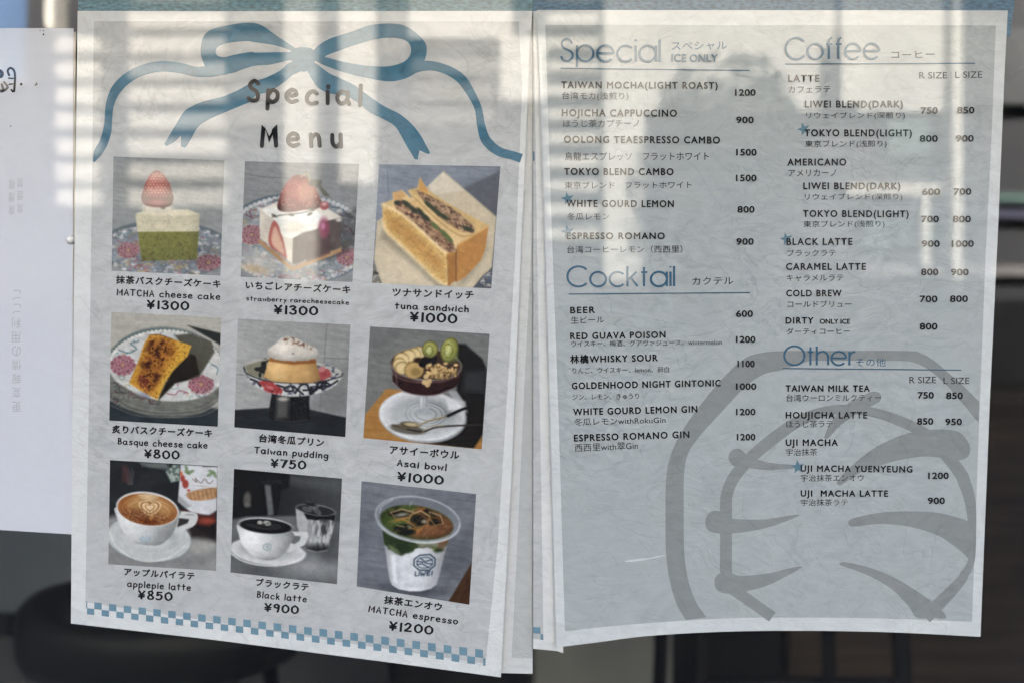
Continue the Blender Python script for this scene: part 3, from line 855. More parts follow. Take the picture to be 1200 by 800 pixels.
# a scuffed fold at the lower part of the sheet
bm = bmesh.new()
polys_to_bm(bm, stroke2([(733, 657, 0)[:2], (740, 656.5), (752, 655), (760, 654), (770, 652), (779, 650)], [1.4, 2.6, 2.4, 1.2, 1.6, .8]), YT)
obj('scuff', bm, DRINK_PAPER, drink)
# ------------------------------------------------------------------ printed dish photographs, painted ink by ink on a fine grid
def _hash(ix, iy, seed):
    h = np.sin(ix * 127.1 + iy * 311.7 + seed * 74.7) * 43758.5453
    return h - np.floor(h)

class Picture:
    N = 190
    def __init__(s, corners, off, sc, base):
        """corners TL TR BR BL in enlarged units; off + p / sc gives drawing units"""
        n = s.N
        u, v = np.meshgrid(np.linspace(0, 1, n), np.linspace(0, 1, n))
        tl, tr, br, bl = [np.array(c, float) for c in corners]
        s.X = tl[0] * (1 - u) * (1 - v) + tr[0] * u * (1 - v) + br[0] * u * v + bl[0] * (1 - u) * v
        s.Y = tl[1] * (1 - u) * (1 - v) + tr[1] * u * (1 - v) + br[1] * u * v + bl[1] * (1 - u) * v
        s.off, s.sc = off, sc
        s.C = np.zeros((n, n, 3)) + np.array(base, float)
    def put(s, mask, col, a=1.0):
        m = (np.clip(mask, 0, 1) * a)[..., None]
        s.C = s.C * (1 - m) + np.asarray(col, float) * m
    def mul(s, mask, f):
        s.C = s.C * (1 + np.clip(mask, 0, 1)[..., None] * (np.asarray(f, float) - 1))
    def noise(s, sx, sy=None, seed=0, oct=3, ang=0):
        sy = sy or sx
        c, d = math.cos(R(ang)), math.sin(R(ang))
        x, y = (s.X * c + s.Y * d) / sx, (-s.X * d + s.Y * c) / sy
        t, amp, tot = 0, 1.0, 0
        for o in range(oct):
            ix, iy = np.floor(x), np.floor(y)
            fx, fy = x - ix, y - iy
            fx, fy = fx * fx * (3 - 2 * fx), fy * fy * (3 - 2 * fy)
            h = lambda a, b: _hash(ix + a, iy + b, seed + o * 3)
            t = t + amp * ((h(0, 0) * (1 - fx) + h(1, 0) * fx) * (1 - fy) + (h(0, 1) * (1 - fx) + h(1, 1) * fx) * fy)
            tot += amp; amp *= .5; x, y = x * 2.03, y * 2.03
        return t / tot
    def sd(s, pts, closed=True):
        X, Y = s.X, s.Y
        d = np.full(X.shape, 1e9); ins = np.zeros(X.shape, bool)
        n = len(pts)
        for i in range(n if closed else n - 1):
            (ax, ay), (bx, by) = pts[i][:2], pts[(i + 1) % n][:2]
            ex, ey = bx - ax, by - ay
            t = np.clip(((X - ax) * ex + (Y - ay) * ey) / (ex * ex + ey * ey + 1e-9), 0, 1)
            d = np.minimum(d, (X - ax - t * ex) ** 2 + (Y - ay - t * ey) ** 2)
            if closed:
                c = ((ay > Y) != (by > Y)) & (X < ex * (Y - ay) / (ey + 1e-12 if ey == 0 else ey) + ax)
                ins ^= c
        d = np.sqrt(d)
        return np.where(ins, -d, d) if closed else d
    def m_poly(s, pts, soft=2.0, smooth=False, warp=None):
        if smooth: pts = catmull(pts, 4, True)
        d = s.sd(pts)
        if warp is not None: d = d + warp
        return np.clip(.5 - d / (2 * soft), 0, 1)
    def poly(s, pts, col, soft=2.0, a=1.0, smooth=False, warp=None):
        m = s.m_poly(pts, soft, smooth, warp); s.put(m, col, a); return m
    def m_ell(s, cx, cy, rx, ry, rot=0, soft=2.0):
        c, d = math.cos(R(rot)), math.sin(R(rot))
        x, y = (s.X - cx) * c + (s.Y - cy) * d, -(s.X - cx) * d + (s.Y - cy) * c
        q = np.sqrt((x / rx) ** 2 + (y / ry) ** 2)
        return np.clip(.5 - (q - 1) * min(rx, ry) / (2 * soft), 0, 1)
    def ell(s, cx, cy, rx, ry, col, rot=0, soft=2.0, a=1.0):
        m = s.m_ell(cx, cy, rx, ry, rot, soft); s.put(m, col, a); return m
    def line(s, pts, w, col, soft=2.0, a=1.0, smooth=True, mask=None):
        if smooth and len(pts) > 2: pts = catmull(pts, 4)
        m = np.clip(.5 - (s.sd(pts, False) - w / 2) / (2 * soft), 0, 1)
        if mask is not None: m = m * mask
        s.put(m, col, a); return m
    def ramp(s, x0, y0, x1, y1):
        ex, ey = x1 - x0, y1 - y0
        return np.clip(((s.X - x0) * ex + (s.Y - y0) * ey) / (ex * ex + ey * ey), 0, 1)
    def mixc(s, a, b, t):
        return np.asarray(a, float) * (1 - t[..., None]) + np.asarray(b, float) * t[..., None]
    def vol(s, m, cx, cy, rx, ry, k, hi=.10):
        """round a printed form: darker towards its rim, a touch lighter at the upper left"""
        q = ((s.X - cx) / rx) ** 2 + ((s.Y - cy) / ry) ** 2
        f = 1 - k * np.clip(q, 0, 1.3) ** 1.5 + hi * np.exp(-(((s.X - cx + rx * .35) / (rx * .5)) ** 2 + ((s.Y - cy + ry * .35) / (ry * .5)) ** 2))
        s.C = s.C * (1 + np.clip(m, 0, 1)[..., None] * (f[..., None] - 1))
    def soften(s, n=2):
        for _ in range(n):
            for ax in (0, 1):
                pad = [(0, 0)] * 3; pad[ax] = (1, 1)
                c = np.pad(s.C, pad, 'edge')
                s.C = .25 * (c[:-2] if ax == 0 else c[:, :-2]) + .5 * s.C + .25 * (c[2:] if ax == 0 else c[:, 2:])
    def grain(s, amt, seed=5):
        n = s.noise(5, 5, seed, 2) - .5
        s.C = s.C * (1 + amt * n[..., None])
    def mesh(s, name, parent, y, label=None):
        n = s.N
        U = s.off[0] + s.X / s.sc; V = s.off[1] + s.Y / s.sc
        kk = (DIST + y) / DIST
        co = np.stack([(U - 600) * S * kk, np.full(U.shape, y), ZC - (V - 400) * S * kk], -1).reshape(-1, 3)
        i = np.arange((n - 1) * (n - 1)); r = i // (n - 1) * n + i % (n - 1)
        quads = np.stack([r, r + n, r + n + 1, r + 1], 1)
        me = bpy.data.meshes.new(name)
        me.vertices.add(n * n); me.vertices.foreach_set('co', co.astype(np.float32).ravel())
        me.loops.add(quads.size); me.loops.foreach_set('vertex_index', quads.ravel().astype(np.int32))
        me.polygons.add(len(quads)); me.polygons.foreach_set('loop_start', (np.arange(len(quads)) * 4).astype(np.int32))
        me.update(calc_edges=True)
        if me.polygons[0].normal.y > 0: me.flip_normals()
        at = me.color_attributes.new('print', 'FLOAT_COLOR', 'POINT')
        s.soften(1)
        g = 1 + .06 * (s.noise(7, 6, 91, 2) - .5) + .10 * (s.noise(24, 20, 92, 3) - .5)
        s.C = s.C * g[..., None]
        lum = (s.C @ np.array([.3, .59, .11]))[..., None]
        s.C = 128 + ((lum + (s.C - lum) * .84) - 128) * 1.22 - 2
        c = np.ones((n * n, 4), np.float32)
        c[:, :3] = np.clip(lin(np.clip(s.C, 3, 250)).reshape(-1, 3) * INK_GAIN, .003, .9)
        at.data.foreach_set('color', c.ravel())
        o = link_mesh(name, me, PHOTO_INK, parent)
        if label: o['label'] = label
        return o

def peony(p, cx, cy, r, mask, seed=0, ry=.8, col=(122, 68, 80)):
    """a printed red peony: rings of scalloped petals with pale edges"""
    rr = random.Random(seed)
    p.put(p.m_ell(cx, cy, r * .95, r * .95 * ry, 0, 3) * mask, (118, 74, 86), .85)
    for ring, (q, n) in enumerate(((1.0, 13), (.74, 10), (.48, 8), (.24, 5))):
        for i in range(n):
            a = 2 * math.pi * (i + ring * .5) / n
            qq = q * rr.uniform(.9, 1.06)
            x, y = cx + math.cos(a) * r * qq * .84, cy + math.sin(a) * r * qq * .84 * ry
            w = r * rr.uniform(.17, .23)
            deg = math.degrees(a)
            p.put(p.m_ell(x, y, w * 1.15, w * ry * 1.15, deg, 1.4) * mask, (174, 146, 144), .8)
            k = rr.uniform(.8, 1.15)
            p.put(p.m_ell(x - math.cos(a) * w * .18, y - math.sin(a) * w * .18, w * .92, w * .86 * ry, deg, 1.4) * mask, [c * k for c in col], .95)
            p.put(p.m_ell(x + math.cos(a) * w * .1, y + math.sin(a) * w * .1, w * .4, w * .3 * ry, deg, 1.4) * mask, (176, 132, 140), .5)
    p.put(p.m_ell(cx, cy, r * .16, r * .14, 0, 2) * mask, (170, 146, 104), .8)

def vines(p, pts_list, mask, cols, w=4):
    for i, pts in enumerate(pts_list):
        p.line(pts, w, cols[i % len(cols)], 1.5, .9, True, mask)

def plate_pattern(p, mask, seed, n=34, box=(40, 560, 330, 580), cols=((70, 95, 120), (150, 90, 100), (165, 140, 90), (90, 120, 105))):
    rr = random.Random(seed)
    p.mul(mask, 1 + .22 * (p.noise(34, 22, seed, 3)[..., None] - .55))
    for i in range(int(n * 1.8)):
        x, y = rr.uniform(box[0], box[1]), rr.uniform(box[2], box[3])
        a = rr.uniform(0, 6.28); L = rr.uniform(10, 26)
        pts = []
        for t in range(6):
            pts.append((x, y)); a += rr.uniform(.2, .9) * (1 if i % 2 else -1)
            x += math.cos(a) * L * .5; y += math.sin(a) * L * .33
        p.line(pts, rr.uniform(2.6, 5.2), cols[i % len(cols)], 1.5, .8, True, mask)
        if i % 3 == 0:
            p.put(p.m_ell(x, y, rr.uniform(4, 8), rr.uniform(3, 5), rr.uniform(0, 180), 1.6) * mask, cols[(i + 1) % len(cols)], .7)

def concrete(p, c0, c1, seed=1, ang=10):
    t = .6 * p.noise(260, 200, seed, 4) + .4 * p.noise(60, 9, seed + 3, 3, ang)
    t = np.clip((t - .3) / .4, 0, 1)
    p.C = p.mixc(c0, c1, t)

# --- matcha cheesecake
def pic_matcha():
    p = Picture([(52, 15), (572, 32), (553, 573), (43, 550)], (120, 180), 4.0, (150, 152, 150))
    concrete(p, (126, 132, 133), (148, 151, 148), 2)
    p.C = p.C * (1 + .10 * (p.noise(400, 40, 9, 2)[..., None] - .5))
    pl = p.m_ell(300, 455, 300, 128, 2, 3)
    p.put(p.m_ell(300, 447, 312, 132, 2, 4), (92, 104, 110))
    p.put(p.m_ell(300, 455, 298, 122, 2, 3), (128, 134, 140))
    rr = random.Random(77)
    for i in range(150):
        p.put(p.m_ell(rr.uniform(45, 560), rr.uniform(350, 575), rr.uniform(6, 18), rr.uniform(3, 8), rr.uniform(-30, 30), 2) * pl, (196, 196, 192), .55)
    # scalloped rim
    for i in range(60):
        a = i / 60 * 6.283
        p.ell(300 + 294 * math.cos(a), 455 + 118 * math.sin(a), 10, 7, (104, 118, 126) if i % 2 else (190, 190, 188), 0, 1.6, .8)
    plate_pattern(p, pl, 3, 60, (40, 560, 370, 575))
    plate_pattern(p, pl, 5, 40, (40, 560, 480, 575), ((185, 165, 110), (110, 135, 150), (170, 110, 120)))
    peony(p, 122, 455, 52, pl, 1, .72); peony(p, 498, 512, 60, pl, 2, .6)
    p.mul(p.m_ell(420, 480, 130, 60, 0, 40) * .6, .72)
    p.mul(p.m_ell(180, 500, 60, 30, 0, 20) * .4, .8)
    # cake
    body = [(166, 366), (452, 362), (443, 497), (184, 505)]
    m = p.poly(body, p.mixc((128, 128, 62), (108, 110, 48), p.noise(14, 14, 4, 3)), 2.5)
    p.mul(m * p.ramp(200, 440, 200, 510) * .35, .75)
    p.mul(m * np.clip((p.X - 395) / 60, 0, 1), .86)
    p.mul(m * (p.noise(8, 8, 14, 2) > .68), .82)
    top = [(155, 282), (205, 268), (400, 262), (456, 284), (452, 366), (163, 368)]
    m = p.poly(top, p.mixc((206, 198, 172), (188, 182, 154), p.noise(30, 16, 6, 3)), 2.5)
    p.put(m * p.m_poly([(155, 282), (205, 266), (400, 260), (456, 284), (380, 292), (240, 290)], 5), (222, 214, 190), .8)
    p.mul(m * np.clip((p.X - 395) / 60, 0, 1), .88)
    p.mul(m * (p.noise(6, 6, 15, 2) > .72), .9)
    # cream ruffle and strawberry
    p.ell(256, 258, 74, 20, (206, 198, 180), 0, 5)
    for i in range(8):
        p.line([(190 + i * 18, 270), (196 + i * 17, 238)], 5, (222, 214, 198), 3, .5)
    p.ell(285, 250, 12, 13, (96, 104, 84), 0, 4, .8)
    sb = [(184, 215), (194, 165), (212, 120), (236, 88), (258, 82), (284, 96), (308, 130), (325, 175), (332, 212), (318, 245), (270, 252), (205, 244)]
    m = p.poly(sb, (142, 54, 58), 2.5, 1, True)
    p.put(m * p.m_ell(256, 150, 58, 62, 0, 18), (176, 116, 104), .7)
    p.put(m * p.m_ell(258, 206, 74, 18, 0, 8), (122, 30, 44), .9)
    p.put(m * p.m_ell(258, 236, 64, 14, 0, 8), (196, 128, 128), .7)
    rr = random.Random(3)
    for i in range(9):
        for j in range(9):
            x, y = 196 + j * 15 + (i % 2) * 7, 96 + i * 13
            p.put(m * p.m_ell(x + rr.uniform(-2, 2), y + rr.uniform(-2, 2), 3.4, 4.2, 0, 1.5), (226, 204, 176), .6)
            p.put(m * p.m_ell(x + 1, y + 4.5, 4, 2.5, 0, 1.5), (120, 48, 52), .4)
    p.vol(m, 256, 160, 84, 98, .42)
    return p

def pic_strawberry():
    p = Picture([(68, 37), (603, 50), (572, 603), (48, 578)], (270, 180), 4.0, (150, 150, 150))
    concrete(p, (122, 126, 128), (142, 145, 145), 12)
    p.line([(60, 95), (170, 112), (330, 118)], 3, (88, 92, 96), 1.5, .8)
    p.put(p.m_ell(310, 400, 345, 212, 3, 4), (84, 100, 110))
    pl = p.m_ell(310, 410, 325, 205, 3, 3)
    p.put(pl, (132, 138, 142))
    rr = random.Random(78)
    for i in range(170):
        p.put(p.m_ell(rr.uniform(50, 600), rr.uniform(200, 600), rr.uniform(6, 20), rr.uniform(4, 10), rr.uniform(-40, 40), 2) * pl, (196, 195, 190), .55)
    for i in range(80):
        a = i / 80 * 6.283
        p.ell(310 + 330 * math.cos(a), 402 + 200 * math.sin(a), 12, 10, (196, 196, 194), 0, 1.8, .8)
    plate_pattern(p, pl, 8, 70, (55, 600, 200, 590))
    plate_pattern(p, pl, 18, 40, (55, 590, 440, 590), ((180, 165, 120), (110, 130, 150), (165, 110, 120)))
    p.put(p.m_ell(140, 520, 90, 60, 20, 25), (200, 194, 182), .55)
    p.put(p.m_ell(110, 540, 60, 16, 10, 10), (178, 150, 104), .6)
    peony(p, 100, 382, 50, pl, 4, .95); peony(p, 545, 488, 50, pl, 5, .75)
    vines(p, [[(70, 285), (100, 300), (90, 270), (125, 262)], [(470, 250), (520, 260), (560, 300), (580, 280)], [(530, 340), (560, 350), (575, 380)]], pl, ((110, 60, 70), (66, 80, 92)), 5)
    # shadow to the right
    p.mul(p.m_poly([(420, 330), (600, 250), (600, 430), (470, 500), (370, 500)], 14) * .8, .55)
    # crust board
    p.poly([(135, 398), (290, 530), (520, 440), (520, 462), (290, 552), (132, 420)], (168, 132, 92), 2.5)
    # cake left face, right face, top
    p.poly([(136, 262), (300, 275), (292, 520), (138, 396)], p.mixc((206, 200, 184), (184, 176, 160), p.noise(40, 30, 8, 3)), 2.5)
    p.poly([(298, 275), (520, 300), (514, 440), (290, 522)], p.mixc((100, 90, 84), (76, 64, 64), p.noise(30, 40, 3, 3)), 2.5)
    p.poly([(360, 420), (470, 380), (468, 470), (355, 510)], (84, 58, 62), 4, .7)
    p.poly([(136, 262), (220, 228), (420, 236), (524, 300), (440, 320), (300, 300)], (206, 200, 188), 3)
    # sliced strawberry in the side
    m = p.poly([(205, 315), (228, 345), (252, 420), (264, 495), (232, 470), (190, 440), (178, 405), (188, 345)], (168, 92, 84), 2.5, 1, True)
    p.put(m * p.m_poly([(212, 345), (232, 390), (250, 470), (205, 440), (192, 405), (200, 360)], 6, True), (208, 174, 148), .9)
    # cream on top
    p.poly([(150, 270), (210, 250), (300, 262), (400, 268), (424, 310), (410, 352), (340, 372), (290, 396), (240, 380), (225, 330), (190, 300)], (214, 214, 206), 4, 1, True)
    p.put(p.m_ell(300, 350, 50, 26, -10, 16), (196, 188, 166), .7)
    p.put(p.m_ell(360, 300, 60, 28, 0, 14), (206, 214, 218), .7)
    # strawberry on top
    m = p.poly([(222, 260), (232, 200), (262, 140), (300, 104), (345, 108), (385, 140), (412, 190), (424, 250), (340, 266), (270, 275)], (150, 70, 66), 2.5, 1, True)
    p.put(m * p.m_ell(290, 135, 40, 30, -30, 12), (140, 50, 54), .7)
    p.put(m * p.m_ell(360, 180, 48, 46, 0, 16), (190, 134, 112), .75)
    p.put(m * p.m_ell(300, 232, 22, 22, 0, 10), (140, 66, 60), .6)
    p.vol(m, 320, 180, 115, 100, .35)
    rr = random.Random(5)
    for i in range(70):
        p.put(m * p.m_ell(rr.uniform(240, 410), rr.uniform(115, 250), 3, 3, 0, 1.4), (220, 180, 160), .5)
    p.poly([(352, 84), (372, 120), (430, 126), (424, 150), (470, 204), (440, 200), (410, 160), (370, 150)], (92, 94, 84), 2.5, .9)
    p.line([(330, 110), (360, 96), (372, 128)], 7, (176, 160, 128), 2, .8)
    # sprig, berry jewels
    p.line([(195, 300), (250, 288), (330, 280), (400, 262)], 4, (92, 84, 72), 1.5)
    for x, y, a in ((205, 292, 30), (285, 288, 10), (372, 284, -30), (380, 262, 30)):
        p.ell(x, y, 14, 6, (94, 92, 76), a, 2)
    p.ell(440, 245, 22, 20, (158, 84, 88), 0, 3); p.ell(440, 238, 12, 9, (206, 160, 160), 0, 3)
    p.ell(438, 350, 26, 48, (146, 66, 92), 0, 8, .85); p.ell(434, 340, 10, 18, (190, 120, 160), 0, 5, .8)
    p.ell(508, 312, 14, 9, (190, 186, 176), 0, 3)
    return p

def pic_tuna():
    p = Picture([(75, 30), (630, 40), (588, 598), (43, 572)], (425, 185), 3.903, (140, 145, 152))
    concrete(p, (118, 126, 138), (142, 150, 160), 22)
    p.mul(p.ramp(520, 40, 640, 250), .72)
    p.line([(112, 60), (120, 180)], 2.5, (92, 100, 112), 1.2, .8); p.line([(400, 34), (630, 44)], 3, (92, 98, 108), 1.4, .7)
    p.poly([(440, 150), (632, 60), (632, 280), (600, 272)], (86, 90, 98), 6, .8)
    # plate corners and paper
    p.poly([(40, 480), (120, 560), (120, 590), (30, 590)], (120, 116, 106), 3)
    pm = p.m_poly([(56, 474), (110, 545), (110, 580), (40, 580)], 2)
    plate_pattern(p, pm, 2, 16, (45, 110, 480, 575), ((60, 60, 56), (190, 186, 176), (90, 84, 70)))
    p.poly([(370, 62), (612, 270), (590, 500), (520, 596), (90, 580), (52, 470), (66, 290), (300, 130)], p.mixc((196, 184, 158), (180, 166, 138), p.noise(80, 60, 5, 3)), 2.5)
    p.poly([(370, 62), (470, 150), (330, 170), (300, 128)], (204, 196, 176), 4, .9)
    p.line([(370, 64), (480, 160), (608, 270)], 4, (150, 140, 118), 2, .6)
    p.poly([(60, 420), (200, 440), (330, 590), (100, 580)], (206, 192, 164), 20, .6)
    p.poly([(596, 500), (590, 600), (500, 600), (548, 540)], (84, 86, 92), 3)
    pm = p.m_poly([(592, 512), (588, 590), (524, 590), (556, 540)], 2)
    plate_pattern(p, pm, 12, 16, (515, 595, 500, 600), ((170, 170, 166), (60, 80, 110), (190, 188, 180)))
    p.mul(p.m_poly([(95, 320), (400, 590), (360, 600), (85, 370)], 14) * .6, .66)
    p.mul(p.m_poly([(560, 440), (470, 570), (440, 580), (560, 350)], 18) * .6, .7)
    # back half of the sandwich
    p.poly([(205, 150), (250, 138), (262, 90), (280, 120), (300, 150), (400, 215), (575, 310), (560, 350), (470, 380), (300, 300)], (198, 166, 108), 2.5)
    p.poly([(262, 92), (284, 130), (300, 152), (292, 172), (256, 150)], (196, 148, 78), 2.5)
    fil = [(244, 150), (300, 172), (380, 212), (450, 262), (508, 320), (500, 345), (440, 330), (360, 280), (300, 225)]
    m = p.poly(fil, p.mixc((122, 92, 66), (188, 158, 122), p.noise(11, 9, 4, 2)), 3, 1, True)
    p.put(m * (p.noise(14, 8, 7, 2, 35) > .62), (86, 62, 50), .85)
    for x, y, a in ((322, 232, 40), (345, 252, 40), (300, 214, 45), (372, 270, 35), (480, 325, 20)):
        p.ell(x, y, 24, 9, (50, 64, 36), a, 3)
    # middle bread between the halves
    p.poly([(215, 150), (260, 190), (340, 270), (430, 340), (520, 350), (500, 370), (440, 400), (330, 310), (240, 220)], p.mixc((214, 188, 136), (196, 164, 108), p.noise(40, 20, 8, 3)), 3)
    p.line([(230, 175), (330, 275), (440, 355), (510, 352)], 5, (160, 116, 62), 2.5, .7)
    # front half: top rim, filling
    p.poly([(90, 210), (140, 190), (136, 165), (180, 148), (240, 200), (330, 280), (430, 370), (425, 432), (380, 470), (240, 340), (120, 240)], p.mixc((216, 190, 138), (198, 164, 106), p.noise(50, 30, 2, 3)), 2.5)
    p.poly([(136, 160), (178, 150), (200, 175), (150, 210)], (198, 156, 100), 3)
    fil = [(146, 205), (190, 195), (250, 235), (330, 300), (400, 365), (425, 420), (400, 436), (340, 400), (270, 335), (200, 275), (155, 235)]
    m = p.poly(fil, p.mixc((116, 84, 60), (192, 156, 120), p.noise(13, 10, 14, 2)), 3, 1, True)
    p.put(m * (p.noise(16, 9, 17, 2, 40) > .63), (84, 56, 44), .8)
    for x, y, a, r in ((158, 207, 10, 14), (200, 212, 40, 24), (232, 238, 40, 26), (265, 250, 50, 26), (290, 275, 45, 24), (330, 312, 40, 24), (375, 350, 45, 30), (395, 372, 45, 22)):
        p.ell(x, y, r, 10, (48, 58, 38) if x < 320 else (92, 106, 58), a, 3)
    # front crust
    fr = [(90, 215), (110, 222), (180, 262), (260, 330), (330, 400), (384, 440), (388, 584), (330, 556), (220, 440), (110, 345), (92, 290)]
    m = p.poly(fr, p.mixc((214, 182, 116), (196, 156, 86), p.noise(34, 26, 21, 3)), 2.5)
    p.put(m * p.m_poly([(112, 250), (180, 290), (270, 370), (366, 470), (366, 540), (230, 420), (120, 330)], 16), p.mixc((160, 108, 48), (204, 160, 86), p.noise(14, 9, 31, 3)), .72)
    p.line([(92, 214), (180, 260), (260, 328), (384, 442)], 14, (224, 202, 152), 6, .85)
    p.line([(96, 300), (112, 340), (220, 444), (340, 560), (384, 580)], 16, (224, 202, 152), 7, .75)
    p.put(m * (p.noise(5, 5, 41, 2) > .66), (146, 100, 46), .35)
    p.poly([(384, 440), (428, 430), (428, 560), (390, 588)], p.mixc((180, 128, 58), (156, 104, 44), p.noise(20, 20, 4, 2)), 2.5)
    # right crust of the back half
    p.poly([(430, 400), (520, 345), (576, 312), (560, 420), (540, 470), (470, 545), (428, 570)], p.mixc((190, 138, 72), (166, 112, 50), p.noise(30, 30, 6, 3)), 2.5)
    p.line([(428, 420), (427, 565)], 4, (104, 66, 30), 2)
    p.line([(430, 402), (520, 348), (574, 314)], 7, (210, 170, 106), 3, .8)
    return p

def pic_basque():
    p = Picture([(65, 45), (607, 72), (590, 608), (55, 578)], (115, 355), 4.21, (160, 158, 148))
    p.C = p.mixc((158, 156, 146), (174, 171, 160), p.noise(200, 8, 3, 3, 3))
    p.poly([(440, 110), (607, 150), (607, 210), (560, 180)], (52, 56, 54), 4)
    p.poly([(40, 480), (620, 520), (620, 620), (40, 620)], p.mixc((44, 52, 58), (62, 70, 74), p.noise(60, 30, 4, 3)), 6)
    # plate: outer wall, rim, well
    p.ell(330, 340, 300, 222, (92, 100, 98), 3, 3)
    p.ell(330, 330, 296, 212, (134, 140, 134), 3, 3)
    p.put(p.m_ell(330, 332, 294, 208, 3, 3), (96, 110, 108))
    pl = p.m_ell(330, 336, 284, 196, 3, 3)
    p.put(pl, (186, 187, 182))
    for i in range(84):
        a = i / 84 * 6.283
        p.ell(330 + 286 * math.cos(a), 336 + 198 * math.sin(a), 10, 8, (204, 203, 196), 0, 1.8, .9)
    # front wall of the plate in shade
    sh = p.m_poly([(50, 340), (90, 385), (180, 440), (300, 478), (430, 480), (540, 452), (600, 410), (590, 480), (500, 545), (330, 562), (160, 530), (60, 470)], 5, True)
    p.put(sh, p.mixc((96, 98, 92), (122, 122, 112), p.noise(160, 10, 5, 3, 8)), .92)
    for i in range(5):
        p.line([(60, 445 + i * 14), (180, 510 + i * 10), (330, 535 + i * 7), (500, 520 + i * 9), (590, 470 + i * 12)], 3, (80, 82, 80) if i % 2 else (150, 148, 138), 1.8, .55)
    plate_pattern(p, sh, 21, 26, (60, 300, 400, 500), ((60, 66, 66), (100, 70, 70)))
    plate_pattern(p, pl * (1 - sh), 22, 46, (60, 590, 140, 470), ((92, 124, 132), (150, 90, 104), (110, 140, 120), (176, 150, 90)))
    peony(p, 122, 305, 62, pl, 6, .82, (134, 70, 88)); peony(p, 508, 400, 66, pl, 7, .68, (128, 64, 80))
    vines(p, [[(100, 230), (150, 245), (190, 225), (160, 200), (200, 190)], [(440, 440), (400, 430), (380, 450), (340, 445)], [(560, 300), (590, 320), (585, 350)]], pl, ((80, 112, 124), (150, 80, 96)), 5)
    # shadow
    p.put(p.m_poly([(380, 160), (460, 150), (560, 190), (575, 240), (520, 330), (500, 360), (440, 380), (380, 395), (300, 475), (305, 440), (350, 360), (440, 250)], 5), p.mixc((66, 62, 48), (84, 84, 74), p.ramp(380, 420, 520, 190)), .93)
    p.put(p.m_poly([(360, 340), (455, 250), (480, 260), (500, 350), (440, 378), (380, 392), (298, 476)], 4), (44, 38, 26), .95)
    # cake
    ck = [(252, 158), (300, 156), (368, 178), (460, 210), (440, 262), (370, 330), (330, 390), (292, 474), (222, 440), (152, 392), (196, 290), (226, 200)]
    m = p.poly(ck, p.mixc((204, 156, 62), (184, 128, 44), p.noise(50, 40, 3, 3)), 2.5)
    p.put(m * p.m_poly([(360, 175), (462, 210), (440, 262), (368, 335), (330, 390), (294, 474), (280, 462), (322, 370), (400, 240)], 5), (208, 164, 60), .8)
    tp = m * p.m_poly([(262, 175), (330, 180), (380, 205), (350, 270), (300, 370), (255, 440), (200, 390), (215, 300), (240, 220)], 18)
    p.put(tp, (150, 94, 40), .75)
    nz = p.noise(26, 34, 9, 3, 20)
    p.put(tp * np.clip((nz - .48) * 7, 0, 1), (76, 40, 24), .9)
    p.put(tp * np.clip((p.noise(9, 9, 19, 2) - .6) * 9, 0, 1), (44, 24, 18), .85)
    p.put(m * p.m_poly([(205, 340), (260, 390), (240, 440), (200, 410)], 8) * (p.noise(10, 10, 2, 2) > .45), (120, 56, 52), .75)
    p.put(m * np.clip((p.noise(6, 6, 23, 2) - .62) * 8, 0, 1), (112, 68, 28), .7)
    p.line([(254, 159), (300, 157), (368, 179)], 5, (92, 66, 40), 2, .7)
    p.line([(152, 392), (222, 440), (292, 474)], 6, (214, 178, 104), 2.5, .8)
    p.poly([(150, 395), (222, 440), (292, 476), (240, 462), (160, 420)], (186, 188, 186), 4, .7)
    p.ell(230, 452, 30, 10, (110, 116, 150), 25, 5, .6)
    return p

